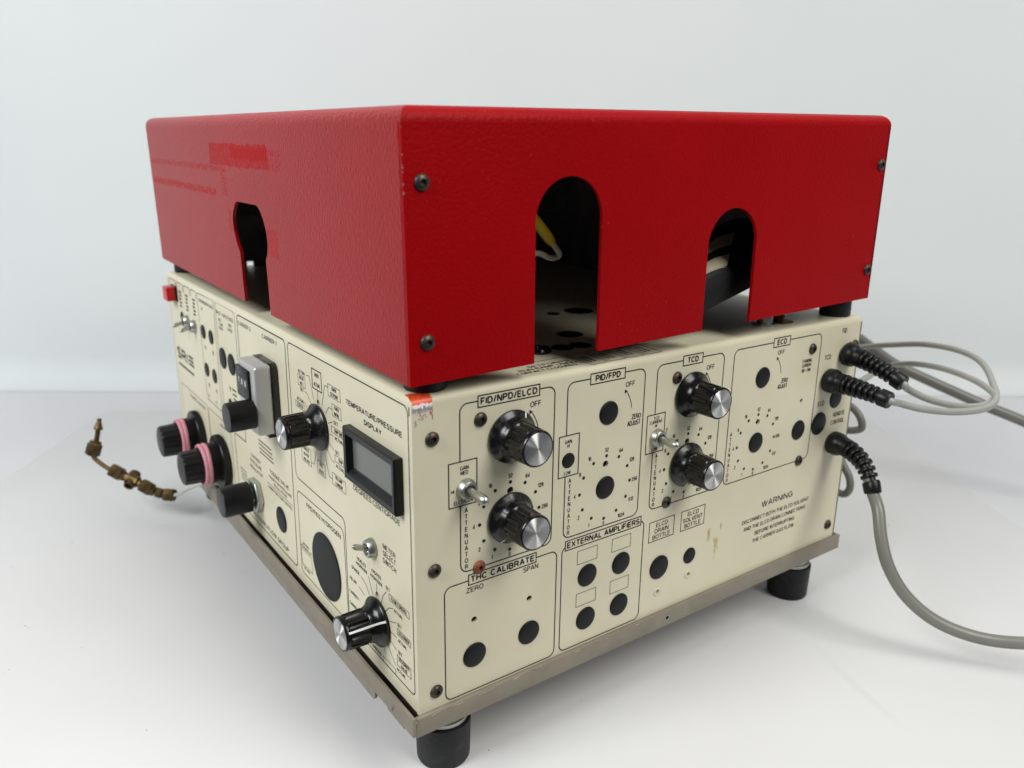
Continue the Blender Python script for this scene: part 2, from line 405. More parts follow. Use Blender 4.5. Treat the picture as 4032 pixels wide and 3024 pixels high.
class Print:
    """flat print collected for one panel; u to the right, v up (mm)"""
    def __init__(s, sx=1): s.mb = MB(); s.sx = sx; s.k = 0
    def _w(s): s.k += 1; return .10 + .0008 * (s.k % 60)
    def txt(s, body, u0, v0, cap, u1=None, align='l', bold=0., wf=.84):
        """u0: left edge (or centre / right edge), v0: baseline, u1: fit to this right edge"""
        st = cap * (.152 + bold * 2.1) / 1.15; U = 0; lay = []; gap = .245 + bold * 1.6
        for ch in body.upper():
            w_, strokes = GL[ch]; lay.append((U, w_, strokes)); U += w_ + gap
        U = max(U - gap, .001)
        if u1 is not None: k = max(.01, (u1 - u0 - st)) / U; base = u0 + st / 2
        else:
            k = cap * wf; wd = U * k + st; base = u0 + st / 2 - (wd / 2 if align == 'c' else wd if align == 'r' else 0)
        for off, w_, strokes in lay:
            for pl in strokes: s.line([(base + (off + x * w_) * k, v0 + st / 2 + y * (cap - st)) for x, y in pl], st)
    def line(s, pts, width=.5, closed=False):
        P = [Vector((p[0], p[1])) for p in pts]; n = len(P); A = []; B = []
        for i in range(n):
            p0 = P[i - 1] if (i > 0 or closed) else P[i]; p1 = P[(i + 1) % n] if (i < n - 1 or closed) else P[i]
            d0 = (P[i] - p0); d1 = (p1 - P[i])
            d0 = d0.normalized() if d0.length > 1e-9 else d1.normalized(); d1 = d1.normalized() if d1.length > 1e-9 else d0
            nn = Vector((-(d0 + d1).y, (d0 + d1).x))
            if nn.length < 1e-6: nn = Vector((-d0.y, d0.x))
            nn.normalize(); cs = max(.35, nn.dot(Vector((-d0.y, d0.x)))); nn = nn * (width * 1.15 / 2 / cs)
            A.append(P[i] + nn); B.append(P[i] - nn)
        width *= 1.0; w = s._w(); m = n if closed else n - 1
        s.mb.add([(p.x, p.y, w) for p in A] + [(p.x, p.y, w) for p in B], [(i, (i + 1) % n, n + (i + 1) % n, n + i) for i in range(m)])
    def rect(s, u0, v0, u1, v1, width=.45): s.line([(u0, v0), (u1, v0), (u1, v1), (u0, v1)], width, True)
    def dot(s, u, v, r): w = s._w(); s.mb.add([(x, y, w) for x, y in circ(u, v, r, 16)], [tuple(range(16))])
    def bar(s, u0, v0, u1, v1): w = s._w(); s.mb.add([(u0, v0, w), (u1, v0, w), (u1, v1, w), (u0, v1, w)], [(0, 1, 2, 3)])
    def frame(s, pts, cuts=(), width=.5):
        """rounded outline, broken where it runs through the cut boxes"""
        ol = fillet(pts, 8); ol.append(ol[0]); cur = []; step = .35
        inside = lambda p: any(a <= p[0] <= c and b <= p[1] <= d for a, b, c, d in cuts)
        if not cuts: s.line(ol[:-1], width, True); return
        dense = []
        for a, b in zip(ol, ol[1:]):
            L_ = math.hypot(b[0] - a[0], b[1] - a[1]); m = max(1, int(L_ / step))
            dense += [(a[0] + (b[0] - a[0]) * k / m, a[1] + (b[1] - a[1]) * k / m) for k in range(m)]
        dense.append(ol[-1])
        k0 = next((i for i, p in enumerate(dense) if inside(p)), 0); dense = dense[k0:-1] + dense[:k0 + 1]
        for p in dense:
            if inside(p):
                if len(cur) > 1: s.line(cur, width)
                cur = []
            else: cur.append(p)
        if len(cur) > 1: s.line(cur, width)
    def make(s, name, parent, frame, label=None, mat='ink'):
        return part(name, s.mb.mesh(name, mat, 0), parent, frame, label)
def rr(u0, v0, u1, v1, r): return [(u0, v0, r), (u1, v0, r), (u1, v1, r), (u0, v1, r)]

# ================================================================== SETTING
ZT = -47.0
t_ = Vector((.8275, -.5615)); n_ = Vector((-.5615, -.8275)); mid = Vector((492., 549.))
def onwall(a, out): p = mid + t_ * a + n_ * out; return p
# table sheet reaching under everything
mb = MB()
c4 = [onwall(-2600, -60), onwall(1500, -60), onwall(1500, 800), onwall(-2600, 800)]
mb.add([(p.x, p.y, ZT - 2.0) for p in c4] + [(p.x, p.y, ZT - 22) for p in c4], [(0, 1, 2, 3), (7, 6, 5, 4), (0, 4, 5, 1), (1, 5, 6, 2), (2, 6, 7, 3), (3, 7, 4, 0)])
structure('table', mb.mesh('table', 'table', 0))
# hanging backdrop with soft folds and a small cove at its foot
mb = MB(); NA, NB = 180, 26; grid = []
for i in range(NA + 1):
    a = -2600 + 5200 * i / NA
    for j in range(NB + 1):
        if j < 7:
            an = PI / 2 * j / 6; out = 40 * (1 - math.sin(an)) - 14; z = ZT - 1.6 + 40 * (1 - math.cos(an))
        else: out = -14; z = ZT + 38.4 + 2200 * ((j - 6) / (NB - 6)) ** 1.4
        k = min(1, max(0, (z - ZT - 38) / 160))
        out += k * (5 * math.sin(a / 95. + .4 * math.sin(a / 41.)) + 7 * math.sin(a / 260. + 1) + 3 * math.sin(a / 37. + z / 300.)) * (.45 + .55 * (1 / (1 + math.exp(-(a - 350) / 60.))))
        p = onwall(a, out); grid.append((p.x, p.y, z))
mb.add(grid, [(i * (NB + 1) + j, (i + 1) * (NB + 1) + j, (i + 1) * (NB + 1) + j + 1, i * (NB + 1) + j + 1) for i in range(NA) for j in range(NB)])
structure('backdrop', mb.mesh('backdrop', 'backdrop', 180))
# white sheet laid on the table (the instrument stands on it)
mb = MB()
s4 = [(-22.5, 761), (756, 216), (386, -338), (-401, 197)]
mb.add([(x, y, ZT) for x, y in s4] + [(x, y, ZT - 1.9) for x, y in s4], [(0, 1, 2, 3), (7, 6, 5, 4), (0, 4, 5, 1), (1, 5, 6, 2), (2, 6, 7, 3), (3, 7, 4, 0)])
structure('white_sheet', bevel(mb.mesh('white_sheet', 'sheet', 0), .5, 2))

# ================================================================== INSTRUMENT
W, D, H, RB = 348., 448., 165., 4.2
cab = root('gas_chromatograph', (W / 2, D / 2, ZT), 'cream metal laboratory instrument with printed panels, black knobs and brown base tray', 'instrument')

# --- openings
R_plugs = [(117.8, 137.2, 6.6), (91.0, 116.0, 4.2), (117.7, 94.3, 6.6), (245.4, 136.9, 6.7), (244.9, 94.1, 6.7), (288.6, 93.9, 6.8), (311.1, 94.1, 8.0), (327.6, 109.2, 6.8),
           (32.9, 22.2, 6.9), (67.4, 22.4, 6.9), (107.4, 44.0, 6.8), (132.7, 43.7, 6.8), (107.4, 16.7, 6.9), (132.8, 16.7, 6.9), (164.4, 31.0, 7.7), (190.9, 30.7, 5.3)]
R_holes = [(32.8, 42.6, 1.75), (67.4, 42.8, 1.75), (164.2, 14.3, 1.6), (190.8, 17.7, 1.6), (288.6, 114.3, 1.5), (245.1, 107.8, 2.0), (117.4, 108.0, 2.05), (181.0, 107.9, 2.0), (54.3, 108.1, 2.0)]
L_plugs = [(342.3, 130.4, 5.6), (321.1, 130.2, 5.6), (342.2, 99.6, 5.6), (321.2, 99.2, 5.6), (293.0, 119.8, 8.0), (272.0, 119.6, 8.0), (406.5, 131.1, 4.6), (283.9, 86.5, 4.2), (187.4, 31.2, 9.0), (111.8, 31.1, 21.0)]
L_holes = [(110.2, 133.6, 2.1), (43.4, 45.6, 2.2), (340.9, 117.6, 2.2), (320.2, 117.5, 2.2), (340.9, 86.6, 2.2), (320.3, 86.5, 2.2), (282.1, 98.6, 2.2)]

right_outer = [(0, 0), (W, 0), (W, H - RB), (0, H - RB)]
part('detector_panel', plate('detector_panel', right_outer, [circ(x, z, r - .0, 20) for x, z, r in R_holes], 1.6, 'cream'), cab, FR(0, 0))
lo = fillet([(-2.4, 0, 0), (-2.4, 155.6, 0), (-3.3, 155.6, 0), (-3.3, 160.8, 0), (-2.4, H - RB, 0), (-D, H - RB, 0), (-D, 0, 0)])
lo = [(-2.3, 0), (-2.3, 155.4), (-3.4, 156.2), (-3.4, 160.3), (-2.3, H - RB), (-D, H - RB), (-D, 0)]
part('control_panel', plate('control_panel', lo, [circ(-y, z, r, 20) for y, z, r in L_holes], 1.6, 'cream'), cab, FL(0, 0, -.35))
# added dark filler, shade by colour behind the corner seam and the panels
mb = MB(); mb.box(2.4, W - 3, 2.2, D - 3, 1, H - 6)
part('dark_filler', mb.mesh('dark_filler', 'hole_dark', 0), cab)
mb = MB(); mb.box(W - 1.6, W, .0, D, 0, H - RB).box(0, W, D - 1.6, D, 0, H - RB)
part('rear_panel', mb.mesh('rear_panel', 'cream', 0), cab)
def cap_mesh(name, w, d, h, r, mat, n=8, inner=None):
    mb = MB(); R = []
    for k in range(n + 1):
        a = PI / 2 * k / n; i = r * (1 - math.cos(a)); z = h - r + r * math.sin(a)
        R.append([(i, i, z), (w - i, i, z), (w - i, d - i, z), (i, d - i, z)])
    mb.rings(R, False, True)
    if inner:
        R2 = [[(inner, inner, h - r), (w - inner, inner, h - r), (w - inner, d - inner, h - r), (inner, d - inner, h - r)],
              [(r, r, h - inner), (w - r, r, h - inner), (w - r, d - r, h - inner), (r, d - r, h - inner)]]
        mb.rings(R2, False, True)
    return mb.mesh(name, mat, 30)
part('top_cover', cap_mesh('top_cover', W, D, H, RB, 'cream'), cab)

# --- base tray
mb = MB()
mb.box(-3.0, W + 4, -2.9, -.3, -10.4, .3)
rw = bevel(mb.mesh('tray_wall', 'taupe_paint', 0), .25, 2)
part('tray_wall', rw, cab)
mb = MB(); mb.box(-5.2, -3.3, -3.4, D + 4, -9.0, 1.6)
part('tray_wall', bevel(mb.mesh('tray_wall', 'taupe_paint', 0), .3, 2), cab)
mb = MB(); mb.box(-3.0, W + 4, -.1, D + 4, -10.2, -9.2)
part('tray_floor', mb.mesh('tray_floor', 'taupe_paint', 0), cab)
mb = MB(); mb.box(W + 2.2, W + 3.9, -.1, D + 4, -9.1, .2).box(-3, W + 2, D + 2.2, D + 3.9, -9.1, .2)
part('tray_wall', mb.mesh('tray_wall', 'taupe_paint', 0), cab)
lip = fillet([(-41.5, -8.7, 0), (-41.5, -16.4, 3.0), (-430, -16.4, 3.0), (-430, -8.7, 0)])
part('hanging_flange', plate('hanging_flange', lip, [], 1.5, 'taupe_paint'), cab, FL(0, 0, 4.2))
mb = MB(); mb.box(-4.4, -3.4, 8, 26, -11.4, -9.1)
part('flange_tab', mb.mesh('flange_tab', 'taupe_paint', 0), cab)
mb = MB(); mb.add([(-5.27, 20.0, -7.4), (-5.27, 18.8, -7.7), (-5.27, 16.4, -3.6), (-5.27, 17.6, -3.2)], [(0, 1, 2, 3)])
part('pen_mark', mb.mesh('pen_mark', 'ink_grey', 0), cab)
# wear scrapes along the tray's top edge
mb = MB(); rs = random.Random(3)
for k in range(26):
    x = rs.choice([rs.uniform(5, 70), rs.uniform(0, 180)]); ln_ = rs.uniform(.8, 4.5); z = -rs.uniform(.0, .7)
    mb.add([(x, -2.96, z), (x + ln_, -2.96, z + rs.uniform(-.1, .1)), (x + ln_ * .9, -2.96, z - rs.uniform(.15, .4)), (x + ln_ * .2, -2.96, z - rs.uniform(.1, .5))], [(0, 1, 2, 3)])
mb.add([(-3.6, -2.96, -.3), (-2.5, -2.96, -.5), (-3.0, -2.96, -1.5)], [(0, 1, 2)])
part('scrapes', mb.mesh('scrapes', 'scrape_light', 0), cab)['kind'] = 'stuff'
mb = MB(); mb.lathe([(1.9, -.3), (1.9, .12), (1.35, .12), (1.25, -.2), (0.01, -.2)], 20, None, False, True)
part('tray_hole', mb.mesh('tray_hole', 'steel_dull', 30), cab, FR(172.0, -5.0, 2.9))
mb = MB(); mb.lathe([(1.25, .02), (.01, .02)], 20)
part('tray_hole', mb.mesh('tray_hole', 'hole_dark', 0), cab, FR(172.0, -5.0, 2.95))

# --- feet
mf = MB(); mf.lathe([(13.9, 0), (14.5, 1.2), (15.1, 23.6), (15.1, 24.6), (14.2, 25.2)], 40)
foot_me = mf.mesh('rubber_foot', 'rubber', 40)
mw = MB(); mw.lathe([(12.6, 25.2), (13.6, 25.6), (13.6, 27.6), (12.4, 28.0), (12.4, 36.7)], 36)
wash_me = mw.mesh('steel_washer', 'zinc', 30)
for (x, y) in [(24.5, 18.5), (323.6, 17.0), (24.5, D - 20), (323.6, D - 20)]:
    f_ = part('rubber_foot', foot_me, cab, TR(x, y, ZT))
    part('steel_washer', wash_me, f_, TR(x, y, ZT))

# --- knobs
def grip(r, h, a):
    if 8.2 < h < 19.0:
        p = math.cos(12 * a); return r + (.80 if p > .2 else -.55 if p < -.2 else 3.4 * p)
    return r
KN = MB()
KN.lathe([(13.3, .5), (13.6, .8), (13.6, 1.7), (13.2, 2.2), (11.6, 3.2), (10.5, 4.6), (9.7, 6.2), (9.3, 7.4), (8.75, 8.0), (8.7, 8.4), (8.45, 18.6), (8.5, 19.3), (9.15, 19.7), (9.2, 21.3), (8.9, 21.8), (8.35, 21.95), (8.3, 21.6), (.01, 21.6)], 96, grip)
knob_me = KN.mesh('knob_body', 'black_gloss', 38)
KD = knob_me.copy(); KD.materials.clear(); KD.materials.append(M['black_dusty'])
kc = MB(); kc.lathe([(8.15, 21.62), (8.15, 21.85), (7.9, 21.98), (.02, 21.98)], 48)
cap_me = kc.mesh('knob_cap', 'brushed_cap', 30)
kp = MB()
for (r0, h0), (r1, h1) in zip([(13.68, 1.1), (13.3, 2.15), (11.7, 3.15)], [(13.3, 2.15), (11.7, 3.15), (10.9, 4.0)]):
    kp.add([(-.45, r0 + .06, h0 + .06), (.45, r0 + .06, h0 + .06), (.45, r1 + .06, h1 + .06), (-.45, r1 + .06, h1 + .06)], [(0, 1, 2, 3)])
tick_me = kp.mesh('pointer_mark', 'white_mark', 0)
kl = MB()
prof = [(13.7, 1.6), (13.3, 2.2), (11.7, 3.2), (10.9, 4.8), (10.3, 7.0), (10.2, 9), (9.9, 18.8), (9.3, 20.4)]
for (r0, h0), (r1, h1) in zip(prof, prof[1:]):
    kl.add([(-.55, r0 + .05, h0), (.55, r0 + .05, h0), (.55, r1 + .05, h1), (-.55, r1 + .05, h1)], [(0, 1, 2, 3)])
# raised rib that carries the line
rb = MB(); rb.rings([[(-1.7, 8, h0), (1.7, 8, h0), (1.3, r0, h0), (-1.3, r0, h0)] for r0, h0 in [(10.2, 6.6), (10.15, 9), (9.85, 18.8), (9.2, 20.3)]])
line_me = kl.mesh('pointer_line', 'white_mark', 0); rib_me = rb.mesh('pointer_rib', 'black_gloss', 30)
def knob(fr, ang, long=False, dusty=False, label=None):
    m = fr @ RZ(ang)
    k = part('selector_knob' if long else 'adjusting_knob', KD if dusty else knob_me, cab, m, label)
    part('knob_cap', cap_me, k, m)
    if long:
        part('pointer_rib', rib_me, k, m); part('pointer_line', line_me, k, m)
    else: part('pointer_mark', tick_me, k, m)
knob(FR(54.4, 137.0), -32, dusty=True)
knob(FR(54.2, 93.8), 150, dusty=True)
knob(FR(181.5, 136.9), 200)
knob(FR(181.0, 93.8), 175, dusty=True)
knob(FL(110.4, 119.6), 38, True, dusty=True)
knob(FL(42.2, 31.3), -62, True)

# --- hole plugs
pm = MB(); pm.lathe([(1.0, .02), (1.0, .07), (.96, .11), (.80, .17), (.5, .215), (.2, .235), (.01, .235)], 40)
plug_me = pm.mesh('hole_plug', 'black_plug', 50)
for (x, z, r) in R_plugs: part('hole_plug', plug_me, cab, FR(x, z) @ Matrix.Diagonal((r, r, r * .8, 1)))
for (y, z, r) in L_plugs: part('hole_plug', plug_me, cab, FL(y, z) @ Matrix.Diagonal((r, r, min(r, 8) * .6, 1)))
for (x, y, r) in [(192.3, 115.6, 10), (171.2, 116.8, 4.5), (141.3, 62.7, 8), (116.3, 38.7, 6.5), (128.3, 37.6, 6.5), (210, 100, 6), (150, 140, 6)]:
    part('hole_plug', plug_me, cab, TR(x, y, H) @ Matrix.Diagonal((r, r, 3, 1)))  # black discs drawn for the dark open holes in the top
# --- rivet nuts under the bottle plugs
rv = MB(); rv.lathe([(2.65, 0), (2.65, .35), (2.3, .6), (1.7, .6), (1.6, -1.2), (.8, -1.2)], 28, None, False, True)
rv_me = rv.mesh('rivet_nut', 'cream', 30)
for (x, z) in [(164.2, 14.3), (190.8, 17.7)]: part('rivet_nut', rv_me, cab, FR(x, z))

# --- button-head screws
def hexr(r, h, a):
    if r < 1.45: return r * .93 / math.cos(((a + PI / 6) % (PI / 3)) - PI / 6)
    return r
sm = MB(); sm.lathe([(3.55, 0), (3.6, .35), (3.35, .95), (2.75, 1.5), (2.0, 1.85), (1.6, 1.93), (1.35, 1.93), (1.3, .6), (.3, .45)], 30, hexr, True, True)
screw_me = sm.mesh('button_screw', 'screw_oxide', 35)
rust_me = screw_me.copy(); rust_me.materials.clear(); rust_me.materials.append(M['screw_rust'])
for i, (x, z) in enumerate([(10.2, 144.3), (36.4, 148.9), (168.4, 148.8), (166.8, 72.9), (35.6, 71.5), (10.3, 77.4), (10.2, 9.9), (293.9, 148.8), (293.0, 71.1), (342.0, 145.3), (338.2, 11.2)]):
    part('button_screw', rust_me if i == 4 else screw_me, cab, FR(x, z) @ RZ(i * 37), 'rusty brown button screw' if i == 4 else None)

# --- toggle switches
def nutm(r, h, a): return r
nm_ = MB(); nm_.lathe([(5.4, 0), (5.4, .6), (5.3, 1.0), (4.6, 3.4), (4.2, 3.8), (3.2, 3.8), (2.9, 2.2), (.5, 2.0)], 26, None, True, True)
nut_me = nm_.mesh('switch_nut', 'zinc', 35)
def bat(tip, base=(0, 0, 1.8), name='switch_lever', mat='steel_dull', rad=(2.05, 2.55)):
    b = Vector(base); tp = Vector(tip); d = (tp - b); L_ = d.length; q = []
    rr_ = [(0, rad[0]), (.45, rad[0] * 1.02), (.55, rad[1]), (.80, rad[1]), (.88, rad[1] * .93), (.94, rad[1] * .75), (.98, rad[1] * .45), (1.0, .1)]
    mb = MB(); mb.sweep([b + d * s_ for s_, _ in rr_], [r for _, r in rr_], 20); return mb.mesh(name, mat, 50)
def toggle(fr, tip, mat='zinc'):
    n0 = part('switch_nut', nut_me, cab, fr)
    part('switch_lever', bat(tip, mat=mat), n0, fr)
toggle(FR(28.2, 115.6), (.6, -.6, 17.6), 'zinc')
toggle(FR(155.2, 115.7), (.2, -.1, 17.0), 'zinc')
def toggle_thin(fr, tip):
    n0 = part('switch_nut', nut_me, cab, fr)
    part('switch_lever', bat(tip, rad=(1.45, 1.6)), n0, fr)
toggle_thin(FL(46.3, 72.4), (5.2, 6.5, 13.0))
toggle_thin(FL(389.4, 130.2), (3.0, -2.2, 12.6))
toggle_thin(FL(368.0, 130.0), (4.0, -2.0, 12.4))

# --- red lamp switch at the far end
mb = MB(); mb.box(-9, 9, -6.6, 6.6, 0, .9)
bz = part('power_switch', bevel(mb.mesh('power_switch', 'black_satin', 0), .3), cab, FL(424, 149.2), 'red rocker power switch')
mb = MB(); mb.box(-7.4, 7.4, -5.9, 5.9, .9, 8.2)
part('red_button', bevel(mb.mesh('red_button', 'red_switch', 0), .6, 3), bz, FL(424, 149.2))

# --- digital display bezel
mb = MB()
def rect4(u0, v0, u1, v1, w): return [(u0, v0, w), (u1, v0, w), (u1, v1, w), (u0, v1, w)]
fx0, fx1, fz0, fz1 = -67.4, -10.0, 105.2, 134.0
R_ = [rect4(fx0, fz0, fx1, fz1, 0), rect4(fx0, fz0, fx1, fz1, 3.8), rect4(fx0 + .7, fz0 + .7, fx1 - .7, fz1 - .7, 4.6), rect4(fx0 + 3.0, fz0 + 3.6, fx1 - 3.0, fz1 - 3.6, 4.4), rect4(fx0 + 4.4, fz0 + 5.6, fx1 - 4.8, fz1 - 5.4, 1.6), rect4(fx0 + 5.6, fz0 + 6.6, fx1 - 6.0, fz1 - 6.2, 1.5)]
mb.rings(R_, True, False)
dsp = part('display_bezel', mb.mesh('display_bezel', 'black_satin', 25), cab, FL(0, 0), 'black meter display bezel')
mb = MB(); mb.box(fx0 + 5.5, fx1 - 5.9, fz0 + 6.5, fz1 - 6.1, .6, 1.3)
part('display_window', mb.mesh('display_window', 'lcd_glass', 0), dsp, FL(0, 0))

# --- turns-counting dial
mb = MB()
ol = fillet([(-208.5, 95.5, 5), (-173.5, 95.5, 5), (-173.5, 142.2, 5), (-208.5, 142.2, 5)])
mb.rings([[(x, y, w) for x, y in ol] for w in (0, 4.6)]); mb.rings([[(x, y, w) for x, y in ol] for w in (4.6, 4.61)])
dial = part('counting_dial', bevel(mb.mesh('counting_dial', 'black_dusty', 30), .3), cab, FL(0, 0), 'silver turns-counting dial with black knob')
ol2 = fillet([(-207.0, 96.6, 2.2), (-174.2, 96.6, 2.2), (-174.2, 141.4, 2.2), (-207.0, 141.4, 2.2)], 5)
mb = MB(); ic = lambda p, i: ((p[0] + 190.6) * (1 - i / 17.) - 190.6, (p[1] - 119) * (1 - i / 22.) + 119)
mb.rings([[(x, y, 4.4) for x, y in ol2], [(x, y, 13.0) for x, y in ol2], [(*ic((x, y), .5), 14.1) for x, y in ol2], [(*ic((x, y), 1.6), 14.7) for x, y in ol2]])
part('dial_case', mb.mesh('dial_case', 'silver_paint', 28), dial, FL(0, 0))
mb = MB(); mb.box(-205.6, -181.6, 117.6, 137.6, 14.4, 16.4)
part('counter_window', bevel(mb.mesh('counter_window', 'black_satin', 0), .5), dial, FL(0, 0))
mb = MB(); mb.box(-203.4, -183.0, 125.8, 131.6, 16.2, 16.6)
part('counter_wheel', mb.mesh('counter_wheel', 'black_gloss', 0), dial, FL(0, 0))
p_ = Print()
for i, ch in enumerate('166'): p_.txt(ch, -199.6 + i * 6.6, 127.0, 3.4, align='c', bold=.01)
p_.make('counter_digits', dial, FL(0, 0, 16.6), mat='white_mark')
def knurl(n, dep): return lambda r, h, a: r - dep * (.5 + .5 * math.cos(n * a)) if r > 3 else r
mb = MB(); mb.lathe([(8.8, 14.6), (9.4, 15.0), (9.4, 30.4), (8.9, 31.2), (8.3, 31.3), (.01, 31.3)], 132, lambda r, h, a: r - (.22 * (.5 + .5 * math.cos(44 * a)) if 14.9 < h < 30.6 else 0))
part('dial_knob', mb.mesh('dial_knob', 'black_satin', 30), dial, FL(181.5, 110.4))
mb = MB(); mb.box(-204.5, -180, 92.6, 96, .2, 6.0)
part('dial_clip', mb.mesh('dial_clip', 'black_satin', 0), dial, FL(0, 0))

# --- two gas regulators with pink bands
def regulator(y, z, label):
    fr = FL(y, z)
    mb = MB(); mb.lathe([(21.0, .8), (21.6, 1.2), (21.6, 5.2), (21.0, 5.8), (16, 6.2)], 140, lambda r, h, a: r - (.5 * (.5 + .5 * math.cos(70 * a)) if 1 < h < 5.4 else 0))
    rg = part('pressure_regulator', mb.mesh('pressure_regulator', 'black_satin', 30), cab, fr, label)
    mb = MB(); pr = [(16.4, 5.6)]
    for k in range(5): pr += [(16.4, 6.2 + k * 1.3), (15.7, 6.7 + k * 1.3), (15.7, 7.0 + k * 1.3), (16.4, 7.4 + k * 1.3)]
    pr += [(16.0, 13.2), (13.6, 13.6), (13.6, 18.6)]
    mb.lathe(pr, 48); part('threaded_collar', mb.mesh('threaded_collar', 'black_satin', 30), rg, fr)
    mb = MB(); mb.lathe([(13.4, 18.2), (13.7, 18.8), (13.2, 31.2), (12.4, 32.6), (10.5, 33.2), (.01, 33.2)], 96, lambda r, h, a: r - (.65 * max(0, math.cos(16 * a)) if 18.7 < h < 31.5 and r > 12 else 0))
    part('hand_knob', mb.mesh('hand_knob', 'black_satin', 32), rg, fr)
    mb = MB()
    for h0, r0 in ((14.2, 15.6), (17.1, 15.4)):
        ring = []
        for i in range(48):
            a = 2 * PI * i / 48; hh = h0 + .25 * math.sin(2 * a + h0)
            ring.append([((r0 + 1.35 * math.cos(b)) * math.cos(a), (r0 + 1.35 * math.cos(b)) * math.sin(a), hh + 1.75 * math.sin(b)) for b in [2 * PI * k / 10 for k in range(10)]])
        ring.append(ring[0]); mb.rings(ring, False, False)
    part('pink_band', mb.mesh('pink_band', 'pink_rubber', 60), rg, fr, 'pink rubber band')
regulator(385.5, 31.5, 'rear black pressure regulator knob with pink band')
regulator(316.5, 30.6, 'front black pressure regulator knob with pink band')

# --- carrier pressure regulator: hex nut and knurled knob
fr = FL(235.2, 31.6)
mb = MB(); mb.lathe([(13.2, 0), (13.2, 3.6), (12.2, 4.3), (7, 4.3), (7, 6.5)], 6)
cn = part('carrier_regulator', bevel(mb.mesh('carrier_regulator', 'zinc', 0), .4), cab, fr, 'black knurled knob on a hexagonal nut')
mb = MB(); mb.lathe([(10.2, 6.2), (11.0, 6.6), (11.0, 25.0), (10.4, 26.0), (9.6, 26.2), (.01, 26.2)], 150, lambda r, h, a: r - (.18 * (.5 + .5 * math.cos(50 * a)) if 6.5 < h < 25.2 and r > 9 else 0))
ck = part('knurled_knob', mb.mesh('knurled_knob', 'black_satin', 30), cn, fr)
mb = MB(); mb.lathe([(1.3, 10.95), (1.3, 11.12), (.01, 11.12)], 16)
part('set_screw_hole', mb.mesh('set_screw_hole', 'hole_dark', 0), cn, fr @ RZ(62) @ Matrix.Translation((0, 0, .0135)) @ Matrix.Rotation(-PI / 2, 4, 'X'))

# ---------------------------------------------------------------- printed legends, right face
CX = {'fid': 54.2, 'pid': 117.75, 'tcd': 181.3, 'ecd': 245.0}
def scale_ring(P, cx, cz, dx=0):
    names = ['256', '128', '64', '32', '16', '8', '4', '2', '1', '0', '1024', '512']
    for i, nm in enumerate(names):
        a = 30 * i * PI / 180; P.dot(cx + 18.2 * math.cos(a), cz + 18.5 * math.sin(a), .98)
    off = {'0': (0, -21.2), '1': (-10.8, -19.9), '2': (-18.3, -13.2), '4': (-21.5, -.2), '8': (-18.3, 11.7), '16': (-12, 19.3), '32': (-.1, 22), '64': (10.6, 19.5), '128': (19, 12.4), '256': (21.9, 0), '512': (20, -11.8), '1024': (13, -19.9)}
    for nm, (u, v) in off.items(): P.txt(nm, cx + u, cz + v - 1.15, 2.3, align='c', bold=.008, wf=.80)
def detector(key, title, fr, lab, gain, extra):
    P = Print(); cx = CX[key]; x0, x1 = fr; cuts = [(lab[0], 154.9, lab[1], 160.6)]
    if gain: cuts.append(gain)
    P.frame(rr(x0, 71.3, x1, 158.1, 4.2), cuts, .55)
    P.rect(lab[0], 154.9, lab[1], 160.6, .55)
    P.txt(title, lab[0] + lab[2], 156.0, 3.5, lab[1] - lab[2], bold=.034)
    scale_ring(P, cx, 94.3)
    for i, ch in enumerate('ATTENUATOR'): P.txt(ch, x0 + 3.3 + (.0 if key != 'ecd' else .2), 104.3 - 1.3 - i * 3.37, 2.55, align='c', bold=.006, wf=.82)
    dx = 0 if key != 'ecd' else 1.6
    P.txt('OFF', cx + 11.4 + dx, 149.5, 2.9, cx + 18.2 + dx)
    arc = [(cx + 16.5 + dx - 4.6 * (s_ / 10.) ** 1.8, 137.2 + 10.3 * s_ / 10.) for s_ in range(11)]
    P.line(arc[:-1], .38)
    ex, ey = arc[-1]; w = P._w(); P.mb.add([(ex - .9, ey + .9, w), (ex - 1.0, ey - 1.5, w), (ex + 1.3, ey - .5, w)], [(0, 1, 2)])
    P.txt('ZERO', cx + 17.1 + dx * 1.4, 130.2, 2.9, cx + 23.9 + dx * 1.4); P.txt('ADJUST', cx + 14.1 + dx * 1.4, 126.6, 2.9, cx + 23.9 + dx * 1.4)
    if gain: P.rect(*gain, .5)
    extra(P)
    return P
def ex_fid(P):
    for tx, u, v in (('GAIN', 27.4, 125.5), ('MED', 27.4, 123.0), ('HI', 20.8, 114.5), ('ELCD/LOW', 26.9, 108.3)): P.txt(tx, u, v, 2.0, align='c', wf=.80)
def ex_pid(P):
    for tx, u, v in (('GAIN', 90.7, 125.5), ('HI', 90.7, 123.2), ('LOW', 90.6, 108.1)): P.txt(tx, u, v, 1.95, align='c', wf=.80)
def ex_tcd(P):
    for tx, u, v in (('TCD', 154.2, 126.5), ('CURRENT', 154.1, 124.2), ('HI', 154.1, 121.9), ('LOW', 153.9, 107.9)): P.txt(tx, u, v, 1.95, align='c', wf=.84)
    for i, ch in enumerate('OFF'): P.txt(ch, 163.0, 118.2 - 2.2 * i, 1.8, align='c', wf=.8)
def ex_ecd(P):
    for tx, v, w in (('STANDING', 140.2, 5.0), ('CURRENT', 137.2, 5.0), ('100 = 1 NA.', 133.9, 5.0)): P.txt(tx, 289.8 - w, v, 2.3, 289.8 + w)
detector('fid', 'FID/NPD/ELCD', (25.0, 80.9), (35.1, 71.2, 1.4), (18.7, 107.3, 34.4, 129.9), ex_fid).make('printed_legend', cab, FR(0, 0), 'legend headed FID/NPD/ELCD')
